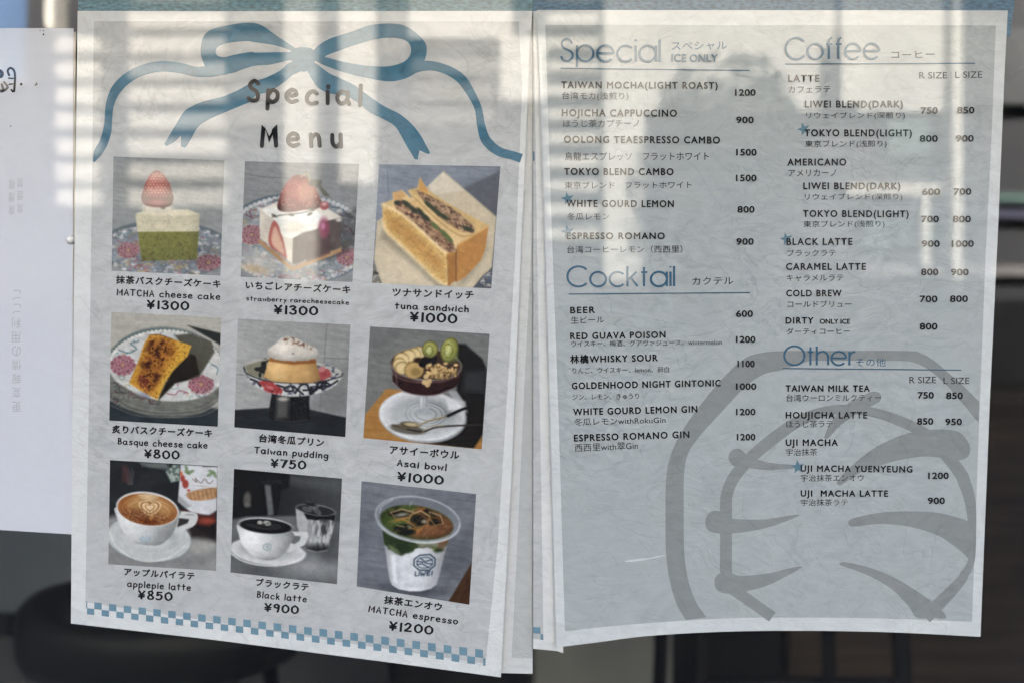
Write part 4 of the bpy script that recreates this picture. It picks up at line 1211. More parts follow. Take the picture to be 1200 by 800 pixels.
def pic_pudding():
    p = Picture([(58, 14), (613, 44), (588, 596), (40, 548)], (265, 370), 4.21, (152, 154, 152))
    concrete(p, (140, 142, 140), (160, 161, 157), 32)
    p.C = p.C * (1.04 - .12 * p.ramp(60, 200, 600, 300)[..., None])
    for a, b in (((498, 40), (482, 235)), ((482, 206), (612, 212)), ((470, 380), (462, 470)), ((50, 288), (100, 290))):
        p.line([a, b], 2.6, (92, 94, 94), 1.3, .8, False)
    p.poly([(500, 230), (612, 240), (590, 470), (430, 470)], (112, 114, 112), 30, .5)
    p.poly([(38, 462), (215, 452), (420, 462), (592, 500), (592, 600), (38, 552)], p.mixc((38, 42, 46), (58, 62, 66), p.noise(120, 30, 4, 3)), 3)
    # foot
    ft = [(226, 380), (412, 385), (410, 430), (413, 470), (417, 500), (408, 515), (370, 524), (318, 527), (260, 522), (222, 512), (211, 496), (213, 450), (219, 415)]
    m = p.poly(ft, (40, 42, 44), 2.5)
    p.put(m * p.m_poly([(250, 395), (310, 395), (302, 500), (246, 505)], 12), (108, 106, 102), .75)
    p.put(m * p.m_ell(282, 408, 26, 10, 0, 5), (178, 172, 162), .8)
    p.line([(322, 400), (326, 516)], 3, (22, 22, 24), 2)
    p.line([(240, 512), (320, 520), (400, 512)], 4, (96, 96, 96), 2, .6)
    # bowl: inside then outside
    bo = [(86, 248), (100, 228), (160, 212), (260, 205), (380, 215), (500, 240), (560, 265), (575, 290), (560, 315), (480, 345), (330, 330), (200, 320), (110, 295)]
    p.poly(bo, (168, 166, 158), 2.5, 1, True)
    inm = p.m_poly(bo, 2.5, True)
    p.put(inm * p.m_poly([(90, 245), (200, 210), (210, 260), (190, 320), (110, 295)], 6), (124, 122, 102), .9)
    nz = p.noise(26, 20, 7, 2)
    p.put(inm * (nz > .55) * (p.X < 215), (40, 42, 40), .9)
    p.put(inm * (p.noise(22, 16, 9, 2) > .55) * (p.X > 440), (70, 80, 96), .8)
    p.put(inm * p.m_poly([(450, 270), (480, 250), (516, 280), (505, 312), (460, 318)], 4, True, (p.noise(14, 14, 46, 2) - .5) * 24), (168, 74, 74), .9)
    p.put(inm * p.m_ell(470, 262, 16, 14, 0, 4), (200, 140, 140), .7)
    out = [(98, 285), (150, 300), (250, 322), (340, 330), (430, 326), (520, 312), (568, 296), (540, 340), (470, 376), (380, 394), (290, 394), (200, 372), (130, 335)]
    m = p.poly(out, (186, 186, 182), 2.5, 1, True)
    for pts in ([(290, 352), (320, 345), (330, 365), (300, 370), (285, 360)], [(340, 380), (370, 340), (400, 338), (405, 362), (380, 365)], [(330, 345), (380, 385)], [(420, 385), (470, 340), (500, 330)], [(120, 310), (150, 322), (170, 345)], [(250, 340), (285, 350)], [(510, 345), (550, 318)]):
        p.line(pts, 9, (34, 36, 42), 2, .95, True, m)
    p.put(m * p.m_poly([(400, 330), (500, 318), (520, 340), (450, 384), (410, 390)], 4) * (p.noise(16, 14, 13, 2) > .42), (38, 40, 46), .95)
    p.put(m * (p.noise(14, 12, 16, 2) > .66), (60, 66, 84), .7)
    p.put(m * p.m_poly([(160, 325), (200, 322), (265, 345), (275, 378), (230, 384), (180, 352)], 3, True, (p.noise(16, 14, 44, 2) - .5) * 22), (168, 66, 66), .95)
    p.put(m * p.m_poly([(170, 330), (262, 350), (270, 376), (230, 380)], 3) * (p.noise(12, 10, 45, 2) > .58), (112, 36, 42), .8)
    p.put(m * p.m_ell(215, 352, 26, 9, 25, 4), (206, 130, 126), .7)
    p.line([(86, 250), (105, 285), (200, 318), (330, 330), (450, 325), (560, 300), (574, 282)], 5, (40, 42, 46), 2)
    # pudding, caramel, cream
    pd = [(214, 206), (440, 212), (455, 270), (466, 315), (430, 328), (330, 330), (230, 322), (184, 300), (200, 250)]
    m = p.poly(pd, p.mixc((204, 168, 112), (184, 142, 86), p.noise(50, 40, 4, 3)), 2.5)
    p.put(m * np.clip((p.X - 400) / 70, 0, 1), (164, 126, 78), .7)
    p.put(m * p.m_ell(260, 265, 40, 46, 0, 25), (216, 184, 130), .6)
    p.vol(m, 300, 262, 172, 120, .2)
    p.put(m * p.m_poly([(212, 204), (442, 208), (448, 232), (330, 240), (214, 224)], 4), (138, 84, 42), .85)
    cr = [(206, 170), (240, 140), (275, 108), (320, 102), (380, 130), (432, 152), (455, 180), (448, 206), (380, 222), (290, 220), (222, 206)]
    m = p.poly(cr, p.mixc((212, 206, 194), (190, 184, 172), p.noise(36, 24, 6, 3)), 2.5, 1, True, (p.noise(16, 16, 3, 2) - .5) * 8)
    p.mul(m * np.clip((p.Y - 175) / 50, 0, 1) * .6, .84)
    cm = m * p.m_poly([(275, 108), (320, 102), (380, 128), (436, 155), (420, 165), (340, 140), (290, 130)], 10)
    p.put(cm * np.clip((p.noise(8, 8, 11, 2) - .42) * 6, 0, 1), (110, 72, 52), .9)
    p.vol(m, 320, 165, 150, 72, .22)
    p.put(m * p.m_ell(330, 185, 6, 4, 0, 2), (110, 96, 84), .8)
    return p

def pic_asai():
    p = Picture([(75, 30), (635, 65), (598, 604), (43, 551)], (415, 375), 4.0, (120, 122, 120))
    concrete(p, (104, 107, 106), (124, 126, 122), 42)
    # wooden board and dark shadow
    p.poly([(150, 320), (330, 330), (600, 420), (600, 610), (40, 560), (52, 440)], p.mixc((172, 128, 72), (150, 106, 54), p.noise(220, 12, 4, 3, 5)), 3)
    p.poly([(480, 110), (520, 112), (600, 180), (622, 230), (606, 530), (560, 600), (420, 585), (300, 570), (520, 440), (480, 330)], (34, 34, 34), 6, .95)
    p.poly([(520, 240), (622, 230), (610, 340), (510, 330)], (70, 74, 76), 14, .6)
    p.poly([(440, 330), (480, 330), (520, 388), (470, 380)], (150, 152, 152), 4)
    # saucer
    p.ell(322, 450, 206, 124, (150, 153, 154), 5, 3)
    p.ell(318, 445, 200, 118, (188, 191, 191), 5, 3)
    sm = p.m_ell(318, 445, 200, 118, 5, 3)
    p.put(sm * (1 - p.m_ell(318, 447, 182, 105, 5, 4)), (206, 208, 207), .8)
    p.ell(322, 448, 150, 84, (160, 164, 164), 5, 10)
    p.put(p.m_ell(312, 470, 120, 50, 5, 24), (196, 199, 198), .7)
    p.mul(sm * p.m_ell(430, 420, 110, 60, 20, 40) * .5, .7)
    p.poly([(430, 360), (520, 380), (530, 430), (440, 420)], (198, 200, 200), 8, .8)
    for r in (96, 78, 50):
        m1, m2 = p.m_ell(336, 440, r, r * .58, 4, 2.5), p.m_ell(336, 440, r - 6, (r - 6) * .58, 4, 2.5)
        p.put(m1 * (1 - m2), (96, 102, 104), .8)
        m3_ = p.m_ell(336, 444, r - 8, (r - 8) * .56, 4, 2.5); p.put(m2 * (1 - m3_), (214, 217, 217), .5)
    p.put(p.m_ell(250, 430, 60, 40, 0, 25), (160, 166, 166), .7)
    # stem of the glass
    p.poly([(306, 348), (346, 348), (344, 400), (356, 430), (296, 430), (308, 400)], (164, 168, 170), 4)
    p.line([(316, 352), (314, 410)], 5, (210, 212, 214), 2.5, .8); p.line([(340, 352), (340, 405)], 4, (110, 112, 114), 2.5, .7)
    p.ell(330, 428, 34, 16, (150, 156, 158), 0, 5, .8)
    # bowl
    bowl = [(168, 190), (180, 240), (184, 290), (230, 330), (300, 350), (380, 350), (460, 320), (494, 280), (505, 205), (460, 190), (340, 230), (220, 200)]
    m = p.poly(bowl, p.mixc((68, 42, 42), (46, 30, 31), p.noise(40, 30, 4, 3)), 2.5, 1, True)
    p.put(m * p.m_poly([(170, 190), (182, 250), (300, 290), (480, 260), (504, 205), (340, 232)], 6), (112, 92, 84), .75)
    p.line([(180, 250), (230, 278), (320, 292), (420, 285), (490, 255)], 5, (140, 116, 112), 3, .6)
    p.line([(184, 292), (230, 332), (300, 350), (380, 350), (460, 322)], 6, (150, 138, 140), 3, .75)
    p.line([(196, 255), (200, 300)], 5, (150, 126, 126), 3, .6)
    rim1, rim2 = p.m_ell(336, 205, 170, 78, 5, 2.5), p.m_ell(336, 205, 163, 71, 5, 2.5)
    p.put(rim2, (72, 56, 48)); p.put(rim1 * (1 - rim2), (132, 132, 126), .9)
    # banana slices
    for x, y, rx, ry, a in ((305, 150, 30, 28, 20), (282, 158, 32, 30, 20), (255, 166, 34, 30, 10), (222, 182, 36, 32, 0), (212, 204, 32, 30, 0), (225, 222, 34, 30, 0)):
        p.ell(x, y, rx, ry, (150, 124, 78), a, 2.5); p.ell(x + 2, y + 2, rx - 4, ry - 4, (206, 184, 134), a, 3)
    p.ell(280, 232, 46, 40, (150, 120, 70), 0, 2.5); p.ell(281, 234, 41, 35, (182, 152, 96), 0, 3)
    p.ell(290, 242, 24, 20, (128, 104, 62), 0, 8, .7)
    # berries
    for x, y in ((330, 190), (352, 182), (366, 200), (345, 210), (372, 178), (320, 205)):
        p.ell(x, y, 17, 15, (34, 30, 38), 0, 3)
    p.ell(300, 186, 20, 12, (60, 44, 34), 0, 5)
    # kiwi
    for x, y, rx, ry, a in ((356, 136, 38, 40, 20), (446, 137, 40, 57, 22)):
        m = p.ell(x, y, rx, ry, (112, 106, 62), a, 2.5); p.put(p.m_ell(x, y, rx - 5, ry - 5, a, 3), p.mixc((158, 158, 84), (134, 138, 66), p.noise(20, 20, int(x), 2)))
        p.put(m * p.m_ell(x - 5, y + 6, rx * .26, ry * .46, a, 9), (196, 196, 146), .75)
        kr = random.Random(int(x))
        for i in range(26):
            t = i / 26 * 6.283 + kr.uniform(-.1, .1)
            q = kr.uniform(.40, .56)
            cx_, cy_ = x - 5 + math.cos(t) * rx * q, y + 6 + math.sin(t) * ry * (q + .1)
            p.put(m * np.clip(.5 - (p.sd([(x - 5 + math.cos(t) * rx * .3, y + 6 + math.sin(t) * ry * .4), (x + math.cos(t) * rx * .8, y + math.sin(t) * ry * .84)], False) - .8) / 3, 0, 1), (176, 178, 108), .4)
            p.put(m * p.m_ell(cx_, cy_, 2.8, 2.2, 0, 1.3), (44, 44, 28), .6)
        p.vol(m, x, y, rx * 1.3, ry * 1.3, .3)
    p.poly([(415, 180), (490, 130), (485, 190), (430, 205)], (120, 132, 66), 8, .5)
    # granola
    rr = random.Random(8)
    for i in range(80):
        x = rr.uniform(330, 482); y = rr.uniform(202, 268)
        if (x - 410) ** 2 / 82 ** 2 + (y - 232) ** 2 / 42 ** 2 > 1: continue
        k = rr.uniform(.7, 1.1)
        p.ell(x + 2, y + 4, 10, 6, (78, 56, 34), rr.uniform(0, 180), 2, .7)
        p.ell(x, y, rr.uniform(7, 12), rr.uniform(5, 7), (204 * k, 172 * k, 116 * k), rr.uniform(0, 180), 1.8)
    for x, y in ((338, 262), (330, 290), (352, 285), (345, 300), (378, 240)):
        p.ell(x, y, 12, 14, (192, 164, 116), rr.uniform(0, 90), 2)
    # spoon, fork and their shadows
    p.ell(250, 510, 84, 22, (84, 78, 66), 8, 4, .8)
    p.line([(180, 490), (230, 505), (320, 520), (400, 498), (600, 488)], 8, (60, 54, 48), 2)
    p.line([(175, 488), (220, 492), (240, 498)], 4, (120, 108, 84), 1.6); p.line([(178, 496), (220, 503), (245, 508)], 4, (120, 108, 84), 1.6)
    p.ell(262, 488, 46, 15, (90, 78, 58), 6, 2.5); p.ell(268, 487, 34, 9, (176, 160, 124), 6, 3)
    p.line([(300, 498), (330, 478), (420, 452), (450, 444)], 7, (122, 106, 78), 2); p.line([(300, 494), (330, 474), (420, 449)], 3, (206, 190, 156), 1.5, .8)
    p.line([(440, 447), (520, 412), (606, 396)], 13, (28, 28, 30), 2.5)
    p.line([(320, 520), (350, 500), (420, 492)], 5, (160, 146, 116), 2, .8)
    return p

def pic_applepie():
    p = Picture([(60, 37), (605, 68), (597, 597), (52, 564)], (115, 530), 4.32, (48, 50, 52))
    p.C = p.mixc((38, 42, 44), (56, 58, 60), p.noise(80, 60, 4, 3))
    # things behind: fern wrap and books
    for i in range(9):
        p.line([(135 + i * 6, 80 + i % 3 * 8), (150 + i * 3, 160)], 3, (110, 108, 104), 1.6, .55)
    p.poly([(120, 60), (150, 70), (160, 150), (120, 150)], (96, 60, 58), 8, .6)
    p.poly([(200, 50), (340, 52), (370, 90), (260, 75)], (120, 130, 122), 6, .6)
    for i in range(14):
        p.line([(215 + i * 11, 48), (225 + i * 10, 72)], 3, (176, 180, 172), 1.5, .6)
    p.poly([(340, 95), (380, 60), (415, 62), (410, 140), (370, 150)], (110, 126, 116), 6, .85)
    p.put(p.m_poly([(345, 95), (380, 62), (413, 64), (408, 140), (370, 148)], 4) * (p.noise(12, 12, 5, 2) > .5), (176, 186, 176), .7)
    # table
    p.poly([(40, 330), (120, 310), (420, 330), (610, 440), (610, 610), (40, 580)], p.mixc((120, 122, 120), (150, 150, 146), p.noise(120, 50, 6, 3)), 16)
    p.poly([(420, 300), (600, 340), (600, 450), (470, 430)], (44, 36, 36), 16, .92)
    p.put(p.m_ell(520, 470, 60, 34, 0, 22), (176, 172, 164), .6)
    # bottle of syrup
    p.poly([(405, 285), (590, 300), (596, 345), (560, 372), (470, 360), (410, 320)], (84, 44, 38), 6)
    p.ell(550, 345, 40, 16, (160, 76, 56), 0, 8, .8)
    m = p.poly([(418, 60), (605, 70), (600, 290), (560, 315), (470, 300), (404, 245)], p.mixc((200, 202, 202), (182, 184, 186), p.noise(70, 50, 5, 3)), 2.5)
    p.put(m * p.m_poly([(404, 210), (470, 270), (440, 285), (404, 250)], 5), (150, 152, 152), .9)
    p.line([(405, 248), (470, 300), (560, 314), (600, 290)], 5, (120, 120, 120), 2, .8)
    for x, y, rx, ry, c in ((428, 130, 12, 18, (164, 78, 68)), (442, 158, 16, 22, (158, 72, 62)), (420, 105, 8, 12, (200, 110, 70)), (458, 190, 8, 6, (190, 80, 70))):
        p.put(m * p.m_ell(x, y, rx, ry, 0, 2.5), c)
    for x, y, a in ((452, 100, 30), (470, 95, -20), (448, 80, 70), (575, 95, 20), (565, 110, -30), (590, 110, 60)):
        p.put(m * p.m_ell(x, y, 18, 8, a, 2.5), (104, 126, 86), .8)
    pie = m * p.m_poly([(448, 205), (520, 184), (604, 178), (604, 225), (520, 242), (465, 236)], 3, True)
    p.put(pie, p.mixc((182, 144, 104), (144, 104, 72), p.noise(18, 9, 3, 2)))
    for i in range(6):
        p.line([(470 + i * 22, 190), (480 + i * 22, 236)], 4, (214, 176, 120), 2, .6, True, pie)
    p.line([(478, 132), (500, 150), (492, 128), (520, 152), (540, 132), (560, 156), (582, 140)], 4, (110, 90, 80), 1.5, .85, True, m)
    p.line([(480, 165), (560, 172)], 3, (160, 130, 110), 1.5, .7)
    for i in range(10):
        p.ell(530 + i * 7.5, 70, 3, 3, (50, 50, 50), 0, 1.5, .7)
    # saucer and cup
    p.ell(255, 440, 220, 114, (132, 136, 134), 6, 4)
    p.ell(258, 432, 212, 116, (178, 182, 179), 6, 3)
    p.ell(255, 422, 150, 72, (160, 165, 162), 6, 10)
    p.ell(240, 440, 130, 50, (192, 194, 190), 6, 8, .7)
    p.line([(60, 400), (90, 470), (170, 530), (260, 550), (360, 530), (440, 470)], 6, (206, 208, 204), 3, .8)
    p.poly([(395, 300), (480, 302), (505, 320), (490, 365), (440, 390), (380, 405), (400, 370)], (188, 190, 186), 2.5, 1, True)
    p.poly([(410, 330), (462, 336), (452, 356), (400, 376)], (58, 56, 54), 3)
    p.line([(440, 312), (490, 316)], 7, (150, 152, 150), 2, .6)
    for i in range(4): p.ell(452 + i * 9, 312, 3, 2.5, (90, 96, 100), 0, 1.2, .7)
    cup = [(92, 275), (96, 330), (120, 390), (165, 440), (210, 462), (300, 468), (350, 440), (385, 395), (405, 330), (410, 290), (250, 340)]
    m = p.poly(cup, p.mixc((200, 202, 199), (166, 170, 168), p.ramp(150, 400, 400, 420)), 2.5, 1, True)
    p.vol(m, 225, 350, 200, 150, .30)
    p.mul(m * p.m_ell(330, 400, 60, 44, -40, 22) * .5, .8)
    p.mul(m * p.m_ell(240, 466, 110, 14, 0, 8) * .5, .8)
    e1 = p.m_ell(250, 284, 160, 86, 8, 2.5)
    p.put(e1, (206, 207, 202)); cf = p.m_ell(250, 287, 152, 79, 8, 2.5)
    p.put(cf, p.mixc((158, 98, 44), (126, 70, 28), p.noise(70, 40, 8, 3)))
    p.put(cf * p.m_ell(262, 275, 112, 56, 8, 12), (182, 140, 88), .75)
    p.put(cf * p.m_ell(240, 325, 110, 34, 10, 12) * (p.noise(9, 9, 4, 2) > .4), (96, 50, 30), .75)
    p.put(cf * p.m_ell(255, 292, 92, 40, 8, 12), (172, 130, 82), .5)
    foam, brown = (212, 186, 144), (134, 82, 38)
    for k_, (rx, ry) in enumerate(((150, 70), (136, 60), (122, 51), (108, 43))):     # fine leaf lines round the rim
        m1, m2 = p.m_ell(256, 290, rx, ry, 8, 2), p.m_ell(256, 290, rx - 5, ry - 4, 8, 2)
        p.put(cf * m1 * (1 - m2) * (np.abs(p.X - 256) > 44), foam if k_ % 2 else (196, 158, 108), .55)
    for k_, (yy_, w_) in enumerate(((221, 54), (230, 46), (239, 36), (248, 24))):       # tulip layers at the far side
        p.put(cf * p.m_ell(254, yy_, w_, 11, 4, 2), foam, .95)
        p.put(cf * p.m_ell(254, yy_ + 5, w_ - 4, 8, 4, 2), brown, .85)
    for sc_, c_ in ((1.35, foam), (1.15, brown), (.98, foam), (.62, (176, 130, 80)), (.42, (222, 202, 166))):
        h_ = [(262 + (x - 262) * sc_, 276 + (y - 276) * sc_) for x, y in ((262, 306), (228, 284), (220, 262), (236, 252), (254, 256), (262, 266), (270, 256), (290, 253), (304, 264), (296, 286))]
        p.put(cf * p.m_poly(h_, 2, True), c_, .92)
    p.put(cf * np.clip((p.noise(5, 5, 24, 2) - .56) * 8, 0, 1) * p.m_ell(240, 325, 130, 42, 10, 16), (92, 48, 28), .6)
    for i in range(9):
        t = i / 9 * 6.283
        p.ell(238 + 24 * math.cos(t), 436 + 13 * math.sin(t), 6, 3.5, (120, 152, 172), i * 40, 1.8, .75)
    p.ell(238, 436, 14, 7, (150, 172, 184), 0, 3, .6)
    return p

def pic_black():
    p = Picture([(60, 37), (593, 85), (568, 606), (42, 548)], (260, 540), 4.21, (60, 62, 62))
    p.C = p.mixc((44, 46, 47), (74, 77, 77), p.ramp(250, 150, 560, 120))
    p.C = p.C * (1 + .12 * (p.noise(60, 40, 3, 3)[..., None] - .5))
    p.put(p.m_poly([(330, 70), (593, 100), (585, 150), (340, 110)], 22), (96, 99, 99), .6)
    # machine behind
    p.poly([(60, 40), (335, 60), (330, 130), (290, 140), (270, 270), (60, 275)], (28, 30, 31), 8, .9)
    p.poly([(210, 110), (240, 112), (256, 262), (228, 268)], (112, 114, 113), 6, .9)
    p.ell(125, 185, 18, 34, (112, 108, 100), 5, 7, .85); p.ell(126, 215, 18, 12, (132, 130, 122), 0, 5, .6)
    p.poly([(180, 80), (300, 85), (300, 120), (190, 115)], (40, 42, 43), 6)
    p.line([(60, 120), (150, 128)], 6, (60, 60, 60), 4, .6)
    # table
    p.poly([(40, 290), (120, 272), (380, 268), (590, 300), (575, 615), (30, 560)], p.mixc((84, 87, 88), (118, 121, 121), p.noise(160, 60, 5, 3)), 6)
    p.put(p.m_ell(430, 520, 130, 46, 8, 36), (156, 159, 158), .75)
    p.put(p.m_ell(520, 400, 60, 80, 0, 30), (72, 75, 76), .6)
    # iced glass
    m = p.poly([(364, 235), (562, 262), (545, 350), (520, 436), (470, 446), (420, 430), (395, 400), (372, 320)], p.mixc((186, 188, 186), (150, 152, 151), p.noise(30, 40, 5, 3)), 2.5)
    p.put(m * np.clip((p.noise(14, 50, 8, 3, 4) - .44) * 4, 0, 1) * p.ramp(400, 300, 500, 300), (52, 54, 55), .85)
    p.put(m * p.m_poly([(370, 320), (395, 400), (430, 440), (400, 425)], 5), (90, 92, 92), .8)
    p.put(m * p.ramp(470, 395, 470, 430), (46, 48, 49), .9)
    p.put(m * p.m_poly([(402, 250), (560, 262), (552, 292), (500, 282), (470, 290), (420, 284)], 4), (10, 11, 13), 1)
    p.line([(420, 438), (470, 446), (520, 438)], 4, (150, 152, 152), 2, .7)
    r1, r2 = p.m_ell(463, 240, 100, 28, 8, 2.2), p.m_ell(463, 240, 95, 23, 8, 2.2)
    p.put(r2, (46, 48, 49), .9); p.put(r1 * (1 - r2), (150, 152, 151), .8)
    for x, y, a in ((420, 236, 20), (455, 226, -10), (470, 246, 40), (440, 216, 30)):
        p.ell(x, y, 24, 11, (112, 114, 112), a, 3, .85); p.ell(x, y, 14, 5, (70, 72, 72), a, 3, .8)
    p.ell(438, 212, 26, 7, (30, 30, 32), 10, 3)
    # saucer and cup
    p.ell(228, 450, 192, 66, (120, 122, 122), 6, 6)
    p.ell(226, 444, 188, 66, (190, 192, 190), 6, 3)
    p.ell(222, 440, 140, 42, (162, 165, 164), 6, 10)
    p.line([(46, 455), (100, 490), (190, 512), (300, 512), (390, 480), (412, 452)], 6, (214, 215, 212), 3, .85)
    p.poly([(340, 346), (424, 348), (428, 372), (408, 412), (340, 444), (322, 450), (345, 415), (380, 395), (396, 368), (345, 366)], (190, 192, 189), 2.5)
    cup = [(82, 310), (84, 360), (100, 410), (140, 456), (190, 484), (250, 486), (300, 460), (336, 410), (350, 350), (215, 350)]
    m = p.poly(cup, p.mixc((206, 207, 204), (160, 163, 162), p.ramp(160, 400, 350, 430)), 2.5, 1, True)
    p.vol(m, 190, 390, 175, 130, .32)
    p.mul(m * p.m_ell(215, 484, 90, 12, 0, 8) * .5, .78)
    p.put(p.m_ell(215, 318, 136, 40, 5, 2.5), (200, 201, 198)); cf = p.m_ell(216, 320, 130, 35, 5, 2.5)
    p.put(cf, (12, 13, 15))
    for rr_ in (88, 76, 64, 52, 40):
        m1, m2 = p.m_ell(208, 316, rr_, rr_ * .24, 5, 1.6), p.m_ell(208, 316, rr_ - 5, (rr_ - 5) * .24, 5, 1.6)
        p.put(cf * m1 * (1 - m2) * (p.Y > 306), (122, 122, 118), .8)
    p.ell(188, 302, 14, 10, (168, 166, 158), 10, 2.5); p.ell(222, 305, 20, 13, (168, 166, 158), 10, 2.5); p.ell(205, 312, 10, 7, (60, 60, 60), 0, 2.5)
    p.ell(228, 306, 8, 5, (96, 96, 94), 0, 2)
    m1, m2 = p.m_ell(224, 422, 22, 19, 0, 2), p.m_ell(224, 422, 16, 13, 0, 2)
    p.put(m1 * (1 - m2), (130, 150, 152), .8)
    for a in (0, 60, 120): p.ell(226, 422, 13, 3, (136, 154, 156), a, 1.6, .7)
    return p

def pic_espresso():
    p = Picture([(75, 33), (612, 93), (580, 612), (52, 526)], (405, 555), 4.0, (112, 116, 122))
    concrete(p, (96, 100, 107), (120, 124, 130), 52, 8)
    p.mul(p.m_poly([(450, 300), (600, 240), (590, 420), (470, 560), (430, 480)], 40) * .6, .8)
    p.poly([(600, 400), (480, 600), (590, 620)], p.mixc((92, 66, 44), (62, 42, 28), p.noise(60, 8, 4, 3, -58)), 3)
    p.mul(p.m_ell(330, 540, 130, 24, 4, 14) * .7, .62)
    # cup body: milk, then the green layer
    cup = [(172, 262), (190, 370), (205, 490), (232, 530), (300, 548), (380, 545), (424, 524), (440, 480), (462, 380), (492, 280)]
    cup = [(172, 262), (180, 320), (190, 380), (198, 440), (206, 492), (218, 520), (250, 540), (300, 549), (350, 549), (400, 537), (426, 516), (440, 470), (452, 420), (464, 370), (480, 320), (492, 280)]
    m = p.poly(cup, p.mixc((212, 214, 215), (184, 188, 191), p.noise(60, 30, 4, 3, 6)), 2.5)
    p.mul(m * np.clip(((p.X - 305) / 165) ** 2, 0, 1), .66)
    p.put(m * p.m_poly([(212, 380), (232, 380), (240, 510), (222, 500)], 8), (232, 234, 235), .6)
    p.mul(m * np.clip((230 - p.X) / 50, 0, 1) * .5, .86)
    g = m * p.m_poly([(165, 250), (495, 270), (478, 330), (430, 365), (400, 345), (340, 345), (310, 368), (260, 378), (215, 362), (188, 340)], 6, True, (p.noise(24, 20, 8, 2) - .5) * 18)
    p.put(g, p.mixc((42, 56, 36), (70, 84, 50), p.noise(36, 26, 3, 3)))
    p.put(g * p.m_poly([(200, 330), (240, 350), (260, 372), (215, 362)], 6), (122, 134, 96), .7)
    p.put(g * p.m_poly([(330, 320), (480, 310), (470, 350), (400, 340), (350, 345)], 8), (150, 146, 126), .75)
    p.put(g * p.m_poly([(440, 305), (490, 290), (470, 345), (430, 350)], 5), (112, 76, 52), .7)
    p.put(g * p.m_ell(405, 352, 20, 10, -20, 5), (112, 124, 60), .8)
    # rim and drink surface
    r1, r2 = p.m_ell(338, 210, 202, 106, 9, 2.5), p.m_ell(338, 210, 195, 99, 9, 2.5)
    p.put(r2, (128, 132, 136), .9)
    p.put(r2 * p.m_ell(338, 175, 180, 80, 9, 20), (108, 113, 119), .8)
    s_ = p.m_ell(333, 226, 172, 78, 9, 3)
    p.put(s_, p.mixc((66, 84, 38), (92, 108, 56), p.noise(40, 30, 4, 3)))
    om = s_ * p.m_poly([(340, 150), (420, 170), (500, 220), (506, 270), (440, 300), (340, 300), (300, 285), (330, 250), (380, 225), (330, 200)], 14, True)
    p.put(om, p.mixc((142, 98, 64), (112, 76, 50), p.noise(30, 18, 9, 3)))
    for pts in ([(195, 182), (240, 168), (310, 176), (330, 192), (262, 205), (215, 198)], [(225, 250), (275, 232), (330, 238), (325, 278), (260, 284)], [(300, 215), (345, 190), (372, 215), (372, 245), (320, 240)], [(350, 170), (390, 165), (430, 205), (420, 222), (380, 200)], [(390, 222), (430, 218), (440, 232), (400, 240)]):
        p.put(s_ * p.m_poly(pts, 5, True), (34, 36, 28), .92)
    for pts in ([(230, 220), (270, 208), (330, 180), (370, 160)], [(265, 210), (300, 225), (330, 238)], [(345, 165), (400, 200), (440, 205)], [(335, 275), (370, 240), (390, 210)], [(300, 250), (345, 262)]):
        p.line(pts, 9, (160, 110, 54), 3.5, .85, True, s_)
    p.put(s_ * np.clip((p.noise(20, 12, 33, 3, 25) - .64) * 6, 0, 1), (48, 44, 30), .35)
    p.put(s_ * np.clip((p.noise(26, 9, 37, 3, -30) - .62) * 7, 0, 1), (176, 138, 96), .35)
    for pts in ([(300, 192), (352, 172), (392, 196), (384, 240), (330, 250), (298, 226)], [(392, 176), (446, 196), (458, 232), (420, 240), (398, 214)], [(210, 180), (262, 164), (318, 178), (300, 204), (236, 208)]):
        p.put(s_ * p.m_poly(pts, 4, True), (52, 44, 30), .45)
        p.line(pts + [pts[0]], 5, (178, 138, 90), 3, .7, False, s_)
        p.line(pts[:3], 3, (214, 196, 160), 2, .7, False, s_)
    p.vol(s_, 333, 226, 190, 92, .3)
    p.ell(262, 190, 30, 7, (150, 152, 140), -8, 4, .8); p.ell(368, 222, 12, 8, (180, 176, 160), 0, 4, .7); p.ell(300, 248, 10, 12, (120, 122, 104), 0, 4, .6)
    p.line([(240, 240), (275, 246)], 6, (170, 160, 110), 2.5, .7)
    p.put(r1 * (1 - r2), (172, 176, 180), .85)
    m3 = p.m_ell(337, 216, 200, 106, 9, 2.5)
    p.put(m3 * (1 - p.m_ell(337, 212, 199, 103, 9, 2.5)) * (p.Y > 230), (208, 211, 213), .9)
    p.line([(150, 215), (175, 262), (240, 298), (330, 312), (430, 306), (490, 285)], 6, (140, 148, 146), 2.5, .7)
    p.line([(300, 150), (310, 128)], 4, (176, 180, 184), 2, .6); p.line([(160, 180), (170, 150), (220, 120)], 5, (190, 194, 197), 2.5, .6)
    # mark and word on the cup
    D = (42, 62, 80)
    oct_ = [(348, 380), (396, 376), (420, 396), (418, 428), (392, 450), (346, 450), (320, 428), (322, 398)]
    p.line(oct_ + [oct_[0]], 6, D, 1.6, .95, False)
    c_ = [(350, 392), (388, 390), (406, 406), (404, 424), (386, 438), (352, 438), (336, 424), (337, 404)]
    p.line(c_ + [c_[0]], 4, D, 1.5, .85)
    for a, b in (((333, 408), (358, 412)), ((333, 424), (358, 420)), ((360, 412), (408, 400)), ((372, 416), (408, 422)), ((362, 422), (392, 438)), ((352, 396), (366, 404))):
        p.line([a, b], 5, D, 1.6, .9, False)
    for st in ([(328, 458), (325, 476), (336, 476)], [(346, 458), (343, 476)], [(353, 458), (354, 476), (362, 464), (366, 476), (376, 457)], [(396, 456), (384, 456), (381, 474), (393, 473)], [(383, 465), (392, 464)], [(407, 455), (403, 473)]):
        p.line(st, 4.6, D, 1.5, .95, False)
    return p

